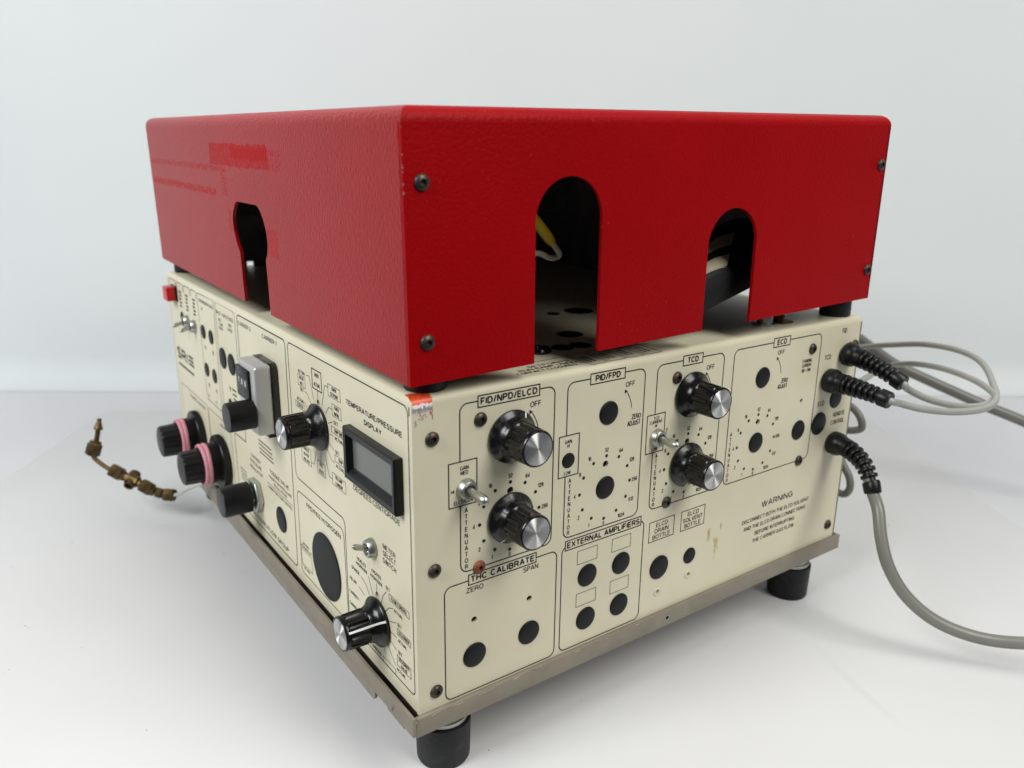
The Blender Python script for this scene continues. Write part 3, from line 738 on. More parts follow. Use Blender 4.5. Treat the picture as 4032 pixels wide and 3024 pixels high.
detector('pid', 'PID/FPD', (89.2, 143.4), (104.2, 128.3, 3.3), (84.6, 107.2, 97.9, 129.9), ex_pid).make('printed_legend', cab, FR(0, 0), 'legend headed PID/FPD')
detector('tcd', 'TCD', (152.7, 207.6), (172.7, 188.7, 3.5), (147.0, 107.0, 160.9, 129.8), ex_tcd).make('printed_legend', cab, FR(0, 0), 'legend headed TCD')
detector('ecd', 'ECD', (216.6, 302.8), (253.1, 269.3, 3.4), None, ex_ecd).make('printed_legend', cab, FR(0, 0), 'legend headed ECD')
P = Print()
P.frame(rr(15.6, 1.4, 85.2, 65.8, 4), [(29.5, 63.2, 71.3, 68.8)], .55); P.rect(29.5, 63.2, 71.3, 68.8, .55)
P.txt('THC CALIBRATE', 30.7, 64.3, 3.5, 70.2, bold=.032)
P.txt('ZERO', 28.2, 59.0, 2.8, 38.3); P.txt('SPAN', 63.1, 59.4, 2.8, 72.8)
P.make('printed_legend', cab, FR(0, 0), 'legend headed THC CALIBRATE')
P = Print()
P.frame(rr(88.8, 1.6, 149.5, 66.3, 4), [(91.0, 63.6, 146.9, 69.2)], .55); P.rect(91.0, 63.6, 146.9, 69.2, .55)
P.txt('EXTERNAL AMPLIFIERS', 92.2, 64.7, 3.5, 145.8, bold=.028)
for u, v in ((99.8, 52.5), (125.2, 52.5), (100.0, 26.0), (125.3, 25.8)): P.rect(u, v, u + 14.3, v + 8.1, .25)
P.make('printed_legend', cab, FR(0, 0), 'legend headed EXTERNAL AMPLIFIERS')
P = Print()
P.rect(154.3, 49.8, 174.9, 62.6, .42); P.rect(181.1, 49.7, 201.7, 62.6, .42)
for tx, v, w in (('ELCD', 58.4, 4.9), ('DRAIN', 54.6, 5.7), ('BOTTLE', 50.8, 7.2)): P.txt(tx, 164.6 - w, v, 2.8, 164.6 + w)
for tx, v, w in (('ELCD', 58.4, 4.9), ('SOLVENT', 54.6, 8.6), ('BOTTLE', 50.8, 7.2)): P.txt(tx, 191.4 - w, v, 2.8, 191.4 + w)
P.make('printed_legend', cab, FR(0, 0), 'boxed ELCD bottle labels')
P = Print()
P.txt('WARNING', 258.3, 45.4, 4.3, 291.0, bold=.006)
for tx, a, b, v in (('DISCONNECT BOTH THE ELCD SOLVENT', 239.6, 310.4, 37.6), ('AND THE ELCD DRAIN CONNECTIONS', 241.9, 307.7, 32.2), ('BEFORE INTERRUPTING', 253.9, 296.2, 26.6), ('THE CARRIER GAS FLOW.', 252.2, 297.2, 21.3)): P.txt(tx, a, v, 2.75, b, bold=.006)
P.make('printed_legend', cab, FR(0, 0), 'printed WARNING text')
for nm, u, v, c_ in (('FID', 328.2, 155.1, 3.4), ('TCD', 312.3, 138.9, 3.4), ('ECD', 311.3, 106.6, 3.4), ('REMOTE', 334.0, 95.6, 3.2), ('CONTROL', 333.4, 90.0, 3.2)):
    P = Print(); P.txt(nm, u, v, c_, align='c', wf=.8); P.make('connector_name', cab, FR(0, 0))
# ochre stains and specks
P = Print(); rs = random.Random(11)
def streaks(P, pts, n, rs):
    for k in range(n):
        u, v, hw, hh = rs.choice(pts); x = u + rs.gauss(0, hw); y = v + rs.gauss(0, hh); l_ = rs.uniform(.3, 2.2); w_ = rs.uniform(.08, .32)
        P.line([(x, y), (x + rs.uniform(-.1, .15), y - l_ * .5), (x + rs.uniform(-.2, .2), y - l_)], w_)
streaks(P, [(214.8, 34.8, 1.1, 1.2), (214.9, 32.0, .8, 1.5), (214.6, 28.0, .45, 2.2), (207.4, 43.0, .6, 1.4), (207.6, 40.0, .45, 1.2), (218.6, 43.6, .2, 1.0)], 150, rs)
for k in range(14):
    u, v = rs.uniform(150, 240), rs.uniform(28, 140); P.dot(u, v, rs.uniform(.1, .25))
P.make('stain', cab, FR(0, 0), 'ochre stains', 'stain_ochre')['kind'] = 'stuff'
# torn sticker on the front top corner
mb = MB(); q = []
rows = [(H + .12, 7.0)] + [(H - RB + (RB + .12) * math.sin(a), RB - (RB + .12) * math.cos(a)) for a in (1.3, 1.0, .7, .4, .15)] + [(159.0, -.12), (158.0, -.12)]
rs = random.Random(5); n = 12
for k, (z, y) in enumerate(rows):
    for i in range(n):
        x = .4 + 10.6 * i / (n - 1) + (.35 * rs.uniform(-1, 1) if i in (0, n - 1) else 0)
        zz = z + (rs.uniform(-.35, .35) if k == len(rows) - 1 else 0)
        q.append((x, y + (rs.uniform(-.5, .5) if k == 0 else 0), zz))
mb.add(q, [(k * n + i, k * n + i + 1, (k + 1) * n + i + 1, (k + 1) * n + i) for k in range(len(rows) - 1) for i in range(n - 1)])
part('torn_sticker', mb.mesh('torn_sticker', 'decal_sticker', 60), cab, ID, 'scuffed red and white sticker on the corner')
P = Print()
for k in range(15):
    u = 3.6 + rs.uniform(0, 7); v = 158.4 - rs.uniform(0, 3.2); l_ = rs.uniform(.5, 2.0)
    P.line([(u, v), (u + rs.uniform(-.3, .3), v - l_ * .5), (u + rs.uniform(-.5, .5), v - l_)], rs.uniform(.15, .4))
P.make('red_scratches', cab, FR(0, 0), mat='decal_red')['kind'] = 'stuff'
P = Print(); P.line([(2.0, 154.6), (1.7, 153.4), (2.3, 152.6), (1.6, 151.6)], .5); P.line([(1.2, 158.2), (4.5, 158.0), (10.8, 158.5)], .5)
P.make('grey_scratches', cab, FR(0, 0), mat='decal_grey')

# ---------------------------------------------------------------- printed legends, left face (u = -y)
# temperature / pressure section
P = Print()
P.frame([(-153.6, 160.2, 4), (-153.9, 74.2, 4), (-81.3, 74.0, 4), (-81.8, 8.6, .01), (-4.0, 8.4, 3), (-4.0, 160.2, 4)], (), .6)
P.txt('TEMPERATURE/PRESSURE', -71.6, 143.6, 2.9, -10.1, bold=.024); P.txt('DISPLAY', -50.7, 138.4, 2.8, -31.4, bold=.024)
P.txt('DEGREES CENTIGRADE', -67.2, 97.3, 3.0, -14.8)
for tx, a, b, v in (('METER', -34.4, -20.8, 77.2), ('SELECT', -34.7, -20.6, 73.3), ('SWITCH', -35.0, -20.4, 69.2)): P.txt(tx, a, v, 2.9, b)
def boxed(P, u0, v0, u1, v1, lines, cap, lw=.28):
    P.rect(u0, v0, u1, v1, lw); n = len(lines); st = (v1 - v0) / n
    for i, tx in enumerate(lines): P.txt(tx, (u0 + u1) / 2, v1 - st * (i + .5) - cap / 2, cap, align='c', wf=.74)
boxed(P, -117.2, 141.2, -103.9, 152.5, ['OVEN', 'ACTUAL'], 2.3, .6)
boxed(P, -95.0, 142.2, -78.9, 148.9, ['OVEN', 'SETPOINT'], 2.2)
boxed(P, -90.6, 132.0, -78.9, 138.8, ['OVEN', 'INITIAL'], 2.2)
boxed(P, -139.4, 137.5, -128.5, 144.2, ['VALVE', 'NO. 1'], 2.2)
boxed(P, -145.9, 122.7, -131.5, 126.3, ['ECD/TCD'], 2.2)
boxed(P, -93.0, 122.0, -72.0, 125.5, ['TRAP 1/METH'], 2.2)
boxed(P, -90.2, 105.6, -74.0, 109.4, ['TRAP 2'], 2.2)
boxed(P, -95.4, 90.4, -77.5, 97.4, ['PID LAMP', 'CURRENT'], 2.2)
boxed(P, -116.7, 90.0, -105.6, 97.9, ['FPD', 'VOLTS'], 2.2)
boxed(P, -141.0, 89.8, -126.5, 100.6, ['PID/ELCD', 'HEATER', 'VOLTAGE'], 2.1)
for tx, a, v, b in (('ACTUAL', -138.6, 145.1, -127.6), ('SET', -137.0, 134.4, -131.3), ('ACTUAL', -143.2, 127.2, -132.1), ('SET', -89.4, 127.3, -83.9), ('ACTUAL', -88.9, 118.4, -78.0), ('SET', -89.3, 110.4, -83.8), ('ACTUAL', -89.4, 102.2, -78.6)): P.txt(tx, a, v, 2.2, b)
for ln_ in ([(-110.3, 141.2), (-110.6, 135.2)], [(-95.0, 146.7), (-99.3, 146.7), (-104.8, 133.8)], [(-90.7, 135.4), (-95.4, 135.3), (-100.1, 130.4)], [(-97.1, 125.6), (-90.8, 128.2)], [(-96.0, 119.8), (-91.0, 119.9)], [(-97.0, 114.1), (-91.0, 111.7)], [(-100.2, 109.3), (-95.1, 104.4), (-90.9, 104.3)], [(-104.8, 106.1), (-99.8, 93.2), (-95.5, 93.2)], [(-110.4, 104.3), (-110.9, 98.0)], [(-117.7, 102.5), (-121.9, 93.1), (-126.5, 92.8)], [(-126.1, 146.3), (-121.5, 146.6), (-116.2, 133.7)], [(-130.0, 135.4), (-126.1, 135.2), (-121.1, 130.2)], [(-131.3, 128.9), (-129.2, 127.5), (-124, 124)]): P.line(ln_, .3)
# flow select scale
boxed(P, -29.4, 50.3, -8.0, 53.8, ['FLOW CONTROL'], 2.2); boxed(P, -21.3, 34.5, -7.3, 38.1, ['DESORBER'], 2.2); boxed(P, -22.3, 16.1, -7.7, 22.0, ['DESORBER', 'VALVE'], 2.2)
P.rect(-38.8, 8.7, -24.8, 11.8, .25)
for tx, a, v, b in (('SET', -33.0, 54.9, -28.3), ('ACTUAL', -24.2, 45.9, -14.9), ('SET', -21.1, 39.6, -16.5), ('ACTUAL', -20.6, 30.5, -11.6), ('SET', -21.1, 23.5, -16.7), ('ACTUAL', -23.2, 12.3, -13.6), ('FPD/FID2', -48.8, 57.1, -38.0), ('HYDROGEN', -50.8, 53.6, -37.2), ('FID/ELCD', -67.0, 55.9, -56.0), ('HYDROGEN', -68.5, 52.6, -55.1), ('SPARGE', -74.9, 47.2, -64.8), ('FID AIR', -78.0, 39.2, -69.4), ('CARRIER 1', -79.7, 30.2, -67.2), ('CARRIER 2', -80.2, 22.4, -67.4), ('HYDROCARBONS', -62.8, 7.9 + 2.2, -41.3)): P.txt(tx, a, v, 2.1, b)
for ln_ in ([(-38.7, 43.9), (-36.6, 48.8), (-32.3, 53.5)], [(-34.3, 40.9), (-30.1, 45.2), (-25.5, 47.2)], [(-31.2, 37.1), (-22.5, 40.4)], [(-30.5, 32.1), (-22.2, 32.0)], [(-30.3, 26.9), (-22.7, 24.4)], [(-33.9, 23.1), (-24.4, 14.5)], [(-37.7, 19.1), (-36.1, 14.0)], [(-43.4, 52.7), (-43.6, 47.7)], [(-53.2, 52.4), (-48.7, 43.6)], [(-62.9, 47.6), (-56.9, 45.8), (-52.7, 41.0)], [(-66.6, 40.0), (-58.5, 38.0)]): P.line(ln_, .3)
P.make('printed_legend', cab, FL(0, 0, -.35), 'legend headed TEMPERATURE/PRESSURE DISPLAY')
# FPD hydrogen box
P = Print()
P.frame([(-154.2, 65.2, 4), (-83.8, 66.6, 4), (-82.9, 8.2, .01), (-154.6, 8.2, 3)], (), .5)
P.txt('FPD/FID2 HYDROGEN', -139.2, 59.0, 3.0, -88.4, bold=.012)
P.txt('METER', -150.1, 29.2, 1.9, -140.1); P.txt('READING OF', -154.4, 26.5, 1.9, -136.0); P.rect(-153.6, 14.6, -136.2, 25.4, .28); P.txt('ML/MIN', -150.2, 11.9, 1.7, -140.6)
P.make('printed_legend', cab, FL(0, 0, -.35), 'legend headed FPD/FID2 HYDROGEN')
# carrier / pressure-flow group
P = Print()
P.frame([(-250.3, 160.1, 4), (-254.3, 65.6, .01), (-281.4, 64.8, 2), (-281.4, 7.4, 3), (-162.6, 7.0, 4), (-157.8, 160.1, 4)], (), .75)
P.txt('CARRIER 2', -249.1, 153.2, 2.9, -222.2); P.txt('CARRIER 1', -199.5, 153.5, 2.9, -172.9, bold=.012)
for tx, a, v, b, c_ in (('TOGGLE VALVE', -205.1, 58.8, -169.3, 2.9), ('RAISE FOR PRESSURE', -207.5, 54.8, -165.0, 2.0), ('REGULATION', -198.5, 51.4, -174.5, 2.0), ('LOWER FOR FLOW CONTROL', -211.3, 46.2, -165.2, 2.0), ('CARRIER', -244.9, 58.2, -224.6, 2.4), ('PRESSURE', -247.1, 53.5, -222.6, 2.4), ('REGULATOR', -248.2, 48.8, -222.2, 2.4), ('PRESSURE/FLOW GROUP', -254.4, 10.2, -178.0, 3.4)): P.txt(tx, a, v, c_, b)
P.line([(-211.6, 49.6), (-164.2, 49.8)], .3)
for k in range(4): P.bar(-224.5 + k * .4, 76.6 - k * 2.9, -198.5 + k, 77.5 - k * 2.9)
for k in range(4): P.bar(-273.5 + k * .4, 39.4 - k * 2.6, -259 + k, 40.2 - k * 2.6)
P.make('printed_legend', cab, FL(0, 0, -.35), 'legend headed CARRIER 1 and CARRIER 2')
# split, sparge, heater columns, logo, gas frames
P = Print()
P.frame([(-302.5, 160.8, 4), (-256.3, 160.5, 4), (-258.0, 72.6, 3), (-303.3, 73.2, 3)], (), .5)
P.txt('SPLIT / SPLITLESS', -301.4, 152.2, 2.7, -260.6, bold=.012)
for tx, u, v in (('SPLIT', -293.4, 147.4), ('FLOW', -291.0, 144.4), ('ADJUST', -292.0, 141.4), ('OPEN', -269.0, 147.6), ('CLOSED', -269.6, 144.2)): P.txt(tx, u, v, 2.2, align='c', wf=.95)
P.frame([(-352.0, 160.2, 3), (-306.4, 160.7, 3), (-309.8, 73.0, 3), (-349.5, 73.5, 3)], (), .5)
P.txt('SPARGER/GAS', -347.0, 153.6, 2.7, -309.5, bold=.012); P.txt('ON', -341.5, 147.8, 2.2, align='c', wf=1.); 
for u, v in ((-344.2, 76.6), (-323.8, 76.2)): P.txt('ON', u, v, 2.0, align='c', wf=1.1)
for u, v in ((-272.5, 99.2), (-272.0, 95.6), (-271.0, 92.0)): P.bar(u - 4.5, v, u + 4.5, v + 1.3)
for a, b in ((-441.4, -418.8), (-415.5, -395.3), (-393.3, -374.3), (-371.3, -355.0)):
    P.line(fillet([(a, 154, 0), (a, 160, 2.5), (b, 160, 2.5), (b, 154, 0)])[0:1] + fillet([(a, 154, 0), (a, 160, 2.5), (b, 160, 2.5), (b, 154, 0)])[1:], .5)
for c0 in (-407, -386, -364):
    for k in range(5): P.bar(c0 - 4 + (k % 2), 151.5 - k * 3.0, c0 + 4 - (k % 3), 153.1 - k * 3.0)
P.txt('SRI', -438.8, 89.5, 10.4, -404.0, bold=.03)
for k in range(3): P.bar(-399.5, 97.6 - k * 3.4, -385.5 + k, 99.6 - k * 3.4)
for k in range(12): P.bar(-436.5 + k * 4.2, 83.2, -433.3 + k * 4.2, 85.4)
P.frame([(-437.3, 66.2, 3), (-352.7, 66.3, 3), (-352.7, 7.6, 3), (-437.3, 7.6, 3)], (), .45)
P.frame([(-350.9, 65.9, 3), (-291.9, 65.4, 3), (-290.0, 7.6, 3), (-350.9, 7.6, 3)], (), .45)
P.txt('FID/NPD HYDROGEN', -407.2, 60.2, 2.6, -360.0); P.txt('FID AIR', -318.8, 58.8, 2.7, -303.3, bold=.015)
P.make('printed_legend', cab, FL(0, 0, -.35), 'legend with SPLIT / SPLITLESS and SRI logo')
# print on the top, under the red cover
P = Print()
P.txt('SETPOINTS', 74.5, 13.6, 3.0, 101.5); P.txt('RUN RAMP USING', 66.5, 9.5, 3.0, 103.0); P.txt('CONTACT CLOSURES', 62.4, 5.4, 3.0, 100.0)
P.line([(60, 20.5), (102, 22.4)], .45)
for k in range(4): P.rect(106.5 + k * 13.2, 2.0, 117.5 + k * 13.2, 24.0, .35); P.bar(109 + k * 13.2, 6, 110 + k * 13.2, 16); P.bar(112 + k * 13.2, 6, 113 + k * 13.2, 18)
P.make('printed_legend', cab, Matrix.Translation((0, 0, H * .001)), 'legend about contact closures on the top')
mb = MB(); mb.box(W - 14, W - 12.5, 132, D - 12, H, H + 46).box(73, W - 14, D - 13.5, D - 12, H, H + 46).box(24, 67, D - 13.5, D - 12, H, H + 46).box(67, 73, D - 13.5, D - 12, H + 5, H + 46)
part('gap_blocker', mb.mesh('gap_blocker', 'lining_grey', 0), cab)  # added plates that block the bright gap behind the cover
gm = MB(); gm.lathe([(6.4, 0), (6.6, 1.4), (5.6, 2.6), (4.2, 2.4), (3.6, .8), (.01, .8)], 32)
part('black_grommet', gm.mesh('black_grommet', 'black_gloss', 40), cab, TR(99.5, 37.5, H))

# ================================================================== RED COVER
LW, LD, LH = 345.4, 451.9, 116.0
ex_ = Vector((1, 0, 6.67 / LW)).normalized(); ey_ = Vector((0, 1, 4.61 / LD)).normalized(); ez_ = ex_.cross(ey_).normalized(); ey_ = ez_.cross(ex_)
ex_.rotate(Matrix.Rotation(-.0015, 3, 'Z')); ey_.rotate(Matrix.Rotation(-.0015, 3, 'Z'))
LM = Matrix(((ex_.x, ey_.x, ez_.x, -.00208), (ex_.y, ey_.y, ez_.y, -.0037), (ex_.z, ey_.z, ez_.z, .17146), (0, 0, 0, 1)))
lid = root('red_cover', None, 'red wrinkle-painted steel cover with arched cutouts standing on the cream cabinet', 'cover', mat=LM)
LR = 6.5
def LFR(x, z, w=0): return LM @ FR(x, z, w)
def LFL(y, z, w=0): return LM @ FL(y, z, w)
def arch(c, top, r, y0=-5, n=22):
    return [(c - r, y0)] + [(c + r * math.cos(PI - PI * k / n), top - r + r * math.sin(PI - PI * k / n)) for k in range(n + 1)] + [(c + r, y0)]
# front face outline with two open-bottomed arches
a1 = arch(86.9, 86.4, 20.1, 0); a2 = arch(203.8, 66.2, 20.2, 0)
zc_ = lambda x: 0
out = [(0, 0)] + a1 + a2 + [(LW, 0), (LW, LH - LR), (0, LH - LR)]
part('front_panel', plate('front_panel', out, [], 2.0, 'red_front'), lid, LFR(0, 0))
kh = [(-176.3, 0), (-176.3, 33.3), (-173.5, 35.8), (-171.4, 40), (-170.6, 45), (-171.4, 50), (-174.3, 56), (-178.6, 61), (-182.8, 63.6), (-186.5, 64.2),
      (-222.2, 64.0), (-227, 62), (-232, 57), (-234.6, 51.5), (-234.2, 45.5), (-231, 38.5), (-227, 33.4), (-225.2, 31), (-225.2, 0)]
lo = [(-2.4, 0)] + kh + [(-LD, 0), (-LD, LH - LR), (-2.4, LH - LR)]
part('side_panel', plate('side_panel', lo, [], 2.0, 'red_side'), lid, LFL(0, 0, 0))
out = [(0, 0), (LW, 0), (LW, LH - LR), (0, LH - LR)]
part('rear_panel', plate('rear_panel', out, [], 2.0, 'red_front'), lid, LM @ Matrix(((1, 0, 0, 0), (0, 0, -1, (LD - 2.0) * .001), (0, 1, 0, 0), (0, 0, 0, 1))))
out = [(0, 0), (LD, 0), (LD, LH - LR), (0, LH - LR)]
part('far_side_panel', plate('far_side_panel', out, [], 2.0, 'red_front'), lid, LM @ Matrix(((0, 0, 1, LW * .001), (1, 0, 0, 0), (0, 1, 0, 0), (0, 0, 0, 1))))
def cap_sides(name, sel, mat):
    """rolled edge of the cover top, split by side so each keeps its own paint direction"""
    n = 10; mb = MB()
    R = []
    for k in range(n + 1):
        a = PI / 2 * k / n; i = LR * (1 - math.cos(a)); z = LH - LR + LR * math.sin(a)
        R.append([(i, i, z), (LW - i, i, z), (LW - i, LD - i, z), (i, LD - i, z)])
    for s_ in sel:
        for k in range(n):
            mb.add([R[k][s_], R[k][(s_ + 1) % 4], R[k + 1][(s_ + 1) % 4], R[k + 1][s_]], [(0, 1, 2, 3)])
    if 'top' in name: mb.add(R[n], [(0, 1, 2, 3)])
    me = mb.mesh(name, mat, 180 if 'top' not in name else 40)
    bm = bmesh.new(); bm.from_mesh(me); bmesh.ops.remove_doubles(bm, verts=bm.verts, dist=1e-6); bm.to_mesh(me); bm.free(); me.shade_smooth(); me.set_sharp_from_angle(angle=math.radians(40))
    return me
part('top_panel', cap_sides('top_panel', [0, 1, 2], 'red_front'), lid, LM)
part('rolled_edge', cap_sides('rolled_edge', [3], 'red_side'), lid, LM)
mb = MB(); mb.box(3.2, LW - 3, 3, LD - 3, LH - 4.2, LH - 1.4)
part('inner_lining', mb.mesh('inner_lining', 'lining_grey', 0), lid, LM)
# grey lining inside the rear and far side
mb = MB(); mb.box(3, LW - 2.6, LD - 3.4, LD - 2.6, -1, LH - 5).box(LW - 3.2, LW - 2.5, 3, LD - 4, -1, LH - 5)
part('inner_lining', mb.mesh('inner_lining', 'lining_grey', 0), lid, LM)
for (x, z) in [(8.6, 86.1), (9.0, 19.0), (340.0 - .6, 86.3), (339.6, 19.6)]:
    part('button_screw', screw_me, lid, LFR(x, z) @ RZ(x))
# bare chips along the front corner of the cover
mb = MB(); rs = random.Random(2)
for k in range(7):
    z = LH - LR - rs.uniform(0, 28); s_ = rs.uniform(.25, .7)
    mb.add([(-.08, -.08, z), (s_, -.08, z - .2), (s_ * .8, -.08, z - s_ * 1.6), (-.08, -.08, z - s_ * 1.9)], [(0, 1, 2, 3)])
part('paint_chips', mb.mesh('paint_chips', 'zinc', 0), lid, LM)
# feet of the cover
for (x, y) in [(14.3, 12.6), (333.4, 12.5), (14.3, 434), (333.4, 434)]:
    zt_ = .17146 + 6.67e-3 * x / LW + 4.61e-3 * y / LD + .004
    h = (zt_ * 1000 - H)
    mb = MB(); mb.lathe([(9.6, .05), (10.2, .8), (10.0, h), (9, h + .2)], 36)
    part('cover_foot', mb.mesh('cover_foot', 'rubber', 40), lid, TR(x, y, H))

# ================================================================== INSIDE THE COVER
drum = root('strapped_duct', (235, 26, H), 'black curved duct with two tan straps seen through the right arch', 'duct')
def dring(y, dr, a0, a1, n=26):
    cx = 225 + (y - 16) * 1.42; cz = 140.5 + (y - 16) * 1.38; r = 68 - (y - 16) * .5 + dr
    b0 = max(1.7, min(PI - math.asin(max(-1, min(1, (H + 14 - cz) / r))), math.acos(max(-1, (177.5 - cx) / r)))) if a0 is None else a0
    return [(cx + r * math.cos(b0 + (a1 - b0) * k / (n - 1)), y, cz + r * math.sin(b0 + (a1 - b0) * k / (n - 1))) for k in range(n)]
mb = MB(); R_ = []
for y in (11, 12.5, 16, 22, 28, 34, 40, 43):
    q = dring(y, -2 if y in (11, 43) else 0, None, 1.25); R_.append(q + [(q[-1][0], y, H + 27), (q[0][0] + 9, y, H + 13), (q[0][0], y, H + 13)])
mb.rings(R_); part('duct_body', mb.mesh('duct_body', 'interior_dark', 40), drum)
for y0 in (12.8, 25.0):
    mb = MB(); mb.rings([[p for p in dring(y, dr, None, 1.60)] for y, dr in ((y0, .2), (y0, 1.3), (y0 + 3, 1.6), (y0 + 6, 1.3), (y0 + 6, .2))], False, False)
    part('tan_strap', mb.mesh('tan_strap', 'strap_tan', 30), drum)
wm = TR(0, 0, 0)
wire = root('sleeved_wire', (90, 32, H), 'yellow sleeved wire with a pale braided lead inside the left arch', 'wire')
pth = spline([(82, 29, 243), (88.5, 30, 237), (94.5, 30, 231), (100.5, 30, 224.6)])
mb = MB(); mb.sweep(pth, [2.9] * (len(pth) - 6) + [2.8, 2.7, 2.6, 2.4, 2.3, 2.2], 14)
part('yellow_sleeve', mb.mesh('yellow_sleeve', 'yellow_sleeve', 40), wire)
pth = spline([(99, 30, 226.4), (102.5, 30, 222.4), (105.6, 30.5, 218.6), (105.2, 32, 216.8), (101, 33, 216.6), (96, 35, 219), (88, 37, 219), (74, 38, 220)])
mb = MB(); mb.sweep(pth, 1.5, 10); part('braided_lead', mb.mesh('braided_lead', 'glass_sleeve', 40), wire)
# small bolt and brass bracket at the right end under the cover
bt = root('hold_down_bolt', (270, 18, H), 'small steel bolt on a brass bracket under the right end of the cover', 'bolt')
mb = MB(); mb.lathe([(7.5, 0.05), (7.5, 1.2), (5.0, 1.4), (5.0, 6.0), (3.2, 6.2), (3.2, 12)], 24)
part('bolt_stack', mb.mesh('bolt_stack', 'steel_dull', 30), bt, TR(265.5, 17.5, H))
mb = MB(); mb.box(275, 286, 11, 25, H + .05, H + 1.3).box(275, 276.4, 11, 25, H + 1.3, H + 14)
part('brass_bracket', mb.mesh('brass_bracket', 'brass_old', 0), bt)

# ================================================================== CABLES
def boot(path, name='strain_relief'):
    """ribbed black strain relief swept along a path (mm, world)"""
    P = spline(path, 40); L_ = [0]
    for a, b in zip(P, P[1:]): L_.append(L_[-1] + (b - a).length)
    T_ = L_[-1]
    def at(s_):
        s_ = min(max(s_, 0), T_)
        for i in range(len(L_) - 1):
            if L_[i + 1] >= s_: break
        k = (s_ - L_[i]) / max(1e-9, L_[i + 1] - L_[i]); return P[i].lerp(P[i + 1], k)
    prof = [(.0, 7.6), (.02, 8.2), (.10, 8.3), (.15, 7.8), (.18, 6.9), (.20, 6.6), (.28, 6.5)]
    s_ = .30; nr = 6
    for k in range(nr):
        r = 6.7 - k * .20; a = .285 + k * .090
        prof += [(a, 3.6), (a + .004, r - .35), (a + .012, r), (a + .042, r), (a + .052, r - .35), (a + .056, 3.6)]
    prof += [(.835, 3.6), (.84, 5.4), (.85, 5.8), (.985, 5.6), (1., 5.1)]
    mb = MB(); mb.sweep([at(f * T_) for f, _ in prof], [r for _, r in prof], 26)
    return mb.mesh(name, 'black_satin', 40)
def cable(name, label, boot_path, path, rad, mat='grey_cable', group=None):
    c0 = path[0]
    r_ = root(name, tuple(boot_path[0]) if boot_path else tuple(c0), label, 'cable', group)
    pts = spline(path, 14); mb = MB(); mb.sweep(pts, rad, 16)
    part('cable_sheath', mb.mesh('cable_sheath', mat, 60), r_)
    if boot_path: part('strain_relief', boot(boot_path), r_)
    return r_
Cv = Vector((-158.899, -299.091, 271.261))
def DP(px, py, d):  # measured spots of the loose cables, as real points in the place
    f = 3153.37; v = cf + cr * ((px - 2016) / f) - cu * ((py - 1512) / f); return tuple(Cv + v * d)
b1 = [(332.6, -.3, 140.8), (333.2, -14, 138.8), (333.8, -28, 134.6), (334.2, -42, 128.8)]
b2 = [(314.8, -.3, 124.6), (315.6, -14, 124.2), (316.6, -30, 122.8), (317.4, -44, 120.8)]
b3 = [(329.4, -.3, 77.2), (329.2, -13, 76.2), (327.6, -26, 70.6), (325.2, -35, 60.4), (323.6, -38.5, 53.6)]
cable('signal_cable', 'thin grey cable looping from the upper ribbed black boot marked FID', b1, [(333.8, -30, 133.8), (334.2, -42, 128.8)] + [DP(3575, 1532, 521), DP(3665, 1575, 527), DP(3778, 1600, 540), DP(3868, 1597, 555), DP(3918, 1566, 570), DP(3914, 1521, 585), DP(3868, 1431, 605), DP(3778, 1381, 625), DP(3642, 1356, 650), DP(3507, 1358, 672), DP(3412, 1365, 692), DP(3330, 1372, 705)], 2.35, group='thin grey signal cables')
cable('signal_cable', 'thin grey cable looping from the second ribbed black boot marked TCD', b2, [(316.6, -30, 122.8), (317.4, -44, 120.8)] + [DP(3545, 1589, 515), DP(3640, 1612, 520), DP(3770, 1622, 530), DP(3880, 1608, 545), DP(3922, 1570, 562), DP(3900, 1538, 578), DP(3830, 1494, 600), DP(3715, 1452, 630), DP(3600, 1433, 660), DP(3510, 1440, 685), DP(3440, 1470, 705), DP(3370, 1510, 715)], 2.35, group='thin grey signal cables')
cable('remote_cable', 'thick grey cable hanging from the lowest ribbed boot and curving off to the right', b3, [(326, -32, 63.5), (323.6, -38.5, 53.6), DP(3458, 2010, 527), DP(3470, 2120, 523), DP(3500, 2235, 520), DP(3572, 2352, 518), DP(3690, 2448, 516), DP(3850, 2510, 512), DP(4032, 2532, 505), DP(4250, 2520, 495)], 4.05, 'grey_cable_mid')
cable('power_cord', 'thick dark grey cord running from behind the cabinet to the right edge', None, [DP(3380, 1330, 800), DP(3440, 1375, 790), DP(3529, 1437, 778), DP(3640, 1490, 770), DP(3780, 1553, 762), DP(3900, 1606, 756), DP(4032, 1660, 750), DP(4300, 1780, 740)], 5.0, 'grey_cable_dark')
cable('hanging_cord', 'grey cord hanging in loops behind the right edge of the cabinet', None, [DP(3300, 1480, 640), DP(3380, 1500, 640), DP(3425, 1480, 650), DP(3440, 1465, 655)], 2.3, 'grey_cable')
cable('loose_cord', 'dark cord bulging from behind the cabinet beside the remote boot', None, [DP(3300, 1575, 660), DP(3350, 1600, 655), DP(3385, 1640, 650), DP(3392, 1685, 650), DP(3350, 1695, 655), DP(3300, 1690, 665), DP(3290, 1760, 665), DP(3320, 1830, 655), DP(3344, 1880, 650), DP(3345, 1925, 650), DP(3320, 1945, 655), DP(3270, 1925, 665)], 3.0, 'grey_cable_dark')

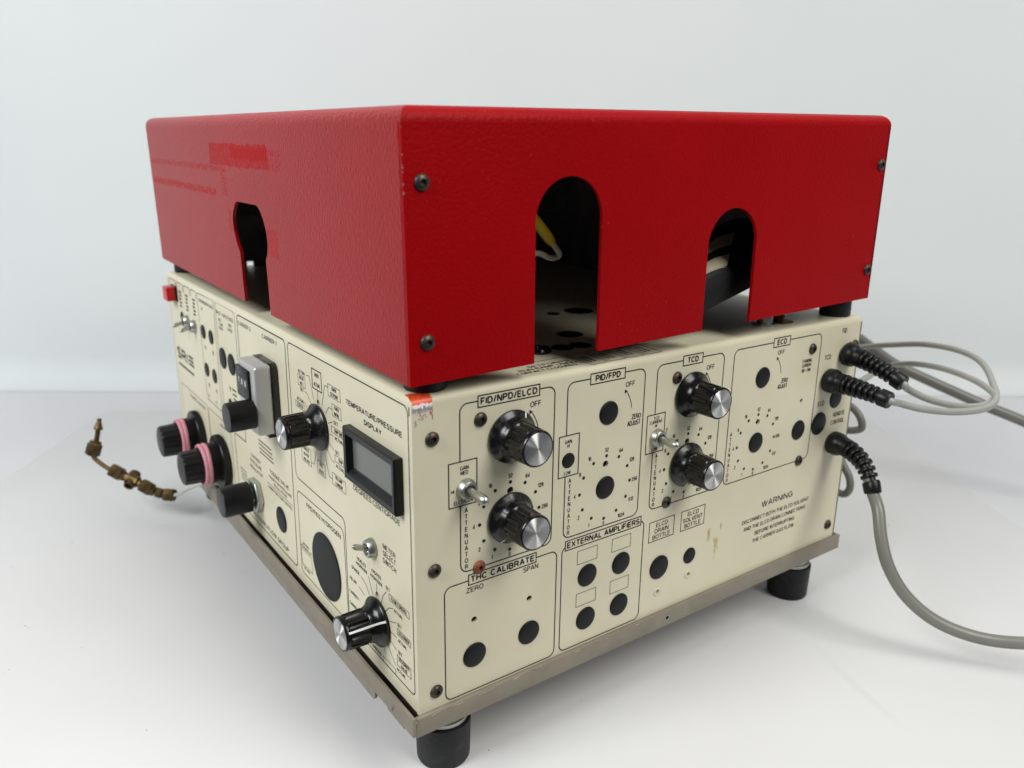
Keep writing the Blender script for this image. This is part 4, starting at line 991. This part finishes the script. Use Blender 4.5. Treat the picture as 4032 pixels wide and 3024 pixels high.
# ================================================================== BRASS FITTINGS
ft = root('brass_fitting', (-55, 420, ZT), 'tarnished brass tube fittings with barbed tip on a thin clear tube beside the cabinet', 'fitting')
FD = 700
def Q(px, py, d=FD): return Vector(DP(px, py, d))
def axial(name, p0, p1, prof, seg=6, mat='brass_old'):
    d = (p1 - p0); z_ = d.normalized(); x_ = z_.orthogonal().normalized(); y_ = z_.cross(x_)
    m = Matrix(((x_.x, y_.x, z_.x, p0.x * .001), (x_.y, y_.y, z_.y, p0.y * .001), (x_.z, y_.z, z_.z, p0.z * .001), (0, 0, 0, 1)))
    mb = MB(); mb.lathe([(r, s_ * d.length) for r, s_ in prof], seg)
    return part(name, mb.mesh(name, mat, 28), ft, m)
nutp = [(4.6, 0), (6.2, .08), (6.2, .78), (4.8, .86), (4.8, 1.0)]
axial('barbed_tip', Q(380, 1738), Q(392, 1648), [(2.1, 0), (2.1, .50), (3.7, .52), (3.6, .60), (1.7, .88), (1.9, .9), (1.8, 1.0)], 24)
axial('hex_nut', Q(362, 1794), Q(378, 1737), nutp)
p = spline([Q(366, 1792), Q(374, 1806), Q(393, 1822), Q(415, 1838), Q(436, 1850)]); mb = MB(); mb.sweep(p, 1.9, 14)
part('bent_tube', mb.mesh('bent_tube', 'brass_old', 60), ft)
axial('hex_nut', Q(436, 1846), Q(490, 1876), nutp)
axial('tee_body', Q(488, 1874), Q(560, 1908), [(3.8, 0), (3.8, .15), (5.4, .2), (5.4, .75), (3.8, .8), (3.8, 1.0)], 8)
axial('tee_branch', Q(534, 1864, 706), Q(506, 1914, 694), [(4.6, 0), (5.0, .1), (5.0, .5), (4.4, .55), (4.4, 1.0), (3.2, 1.0), (3.0, .85)], 20)
axial('hex_nut', Q(556, 1906), Q(608, 1936), nutp)
axial('tube_stub', Q(604, 1931), Q(640, 1944), [(2.0, 0), (2.0, 1)], 14)
axial('small_nut', Q(616, 1937), Q(642, 1945), [(4.2, 0), (4.8, .1), (4.8, .9), (4.2, 1)])
axial('hex_nut', Q(646, 1946), Q(690, 1951), [(4.6, 0), (6.0, .08), (6.0, .85), (4.8, 1.0)])
p = spline([Q(684, 1950), Q(705, 1945, 690), Q(740, 1924, 675), Q(790, 1906, 660), Q(850, 1900, 650), Q(920, 1930, 645)]); mb = MB(); mb.sweep(p, 1.7, 12)
part('clear_tube', mb.mesh('clear_tube', 'poly_tube', 60), ft)

# crumbs and dust bits lying on the sheet
mb = MB(); rs = random.Random(21)
for k in range(26):
    x, y = rs.uniform(-220, 60), rs.uniform(-40, 420)
    if k % 3 == 0: x, y = rs.uniform(330, 560), rs.uniform(-140, 60)
    r = rs.uniform(.25, .9); a0 = rs.uniform(0, 6)
    mb.add([(x + r * rs.uniform(.5, 1.3) * math.cos(a0 + q * 2.1), y + r * rs.uniform(.5, 1.6) * math.sin(a0 + q * 2.1), ZT + .03) for q in range(3)] + [(x, y, ZT + r * .8)], [(0, 1, 2), (0, 1, 3), (1, 2, 3), (2, 0, 3)])
structure('crumbs', mb.mesh('crumbs', 'crumb', 0), kind='stuff', label='tiny crumbs and dust specks scattered on the white sheet', cat='debris')
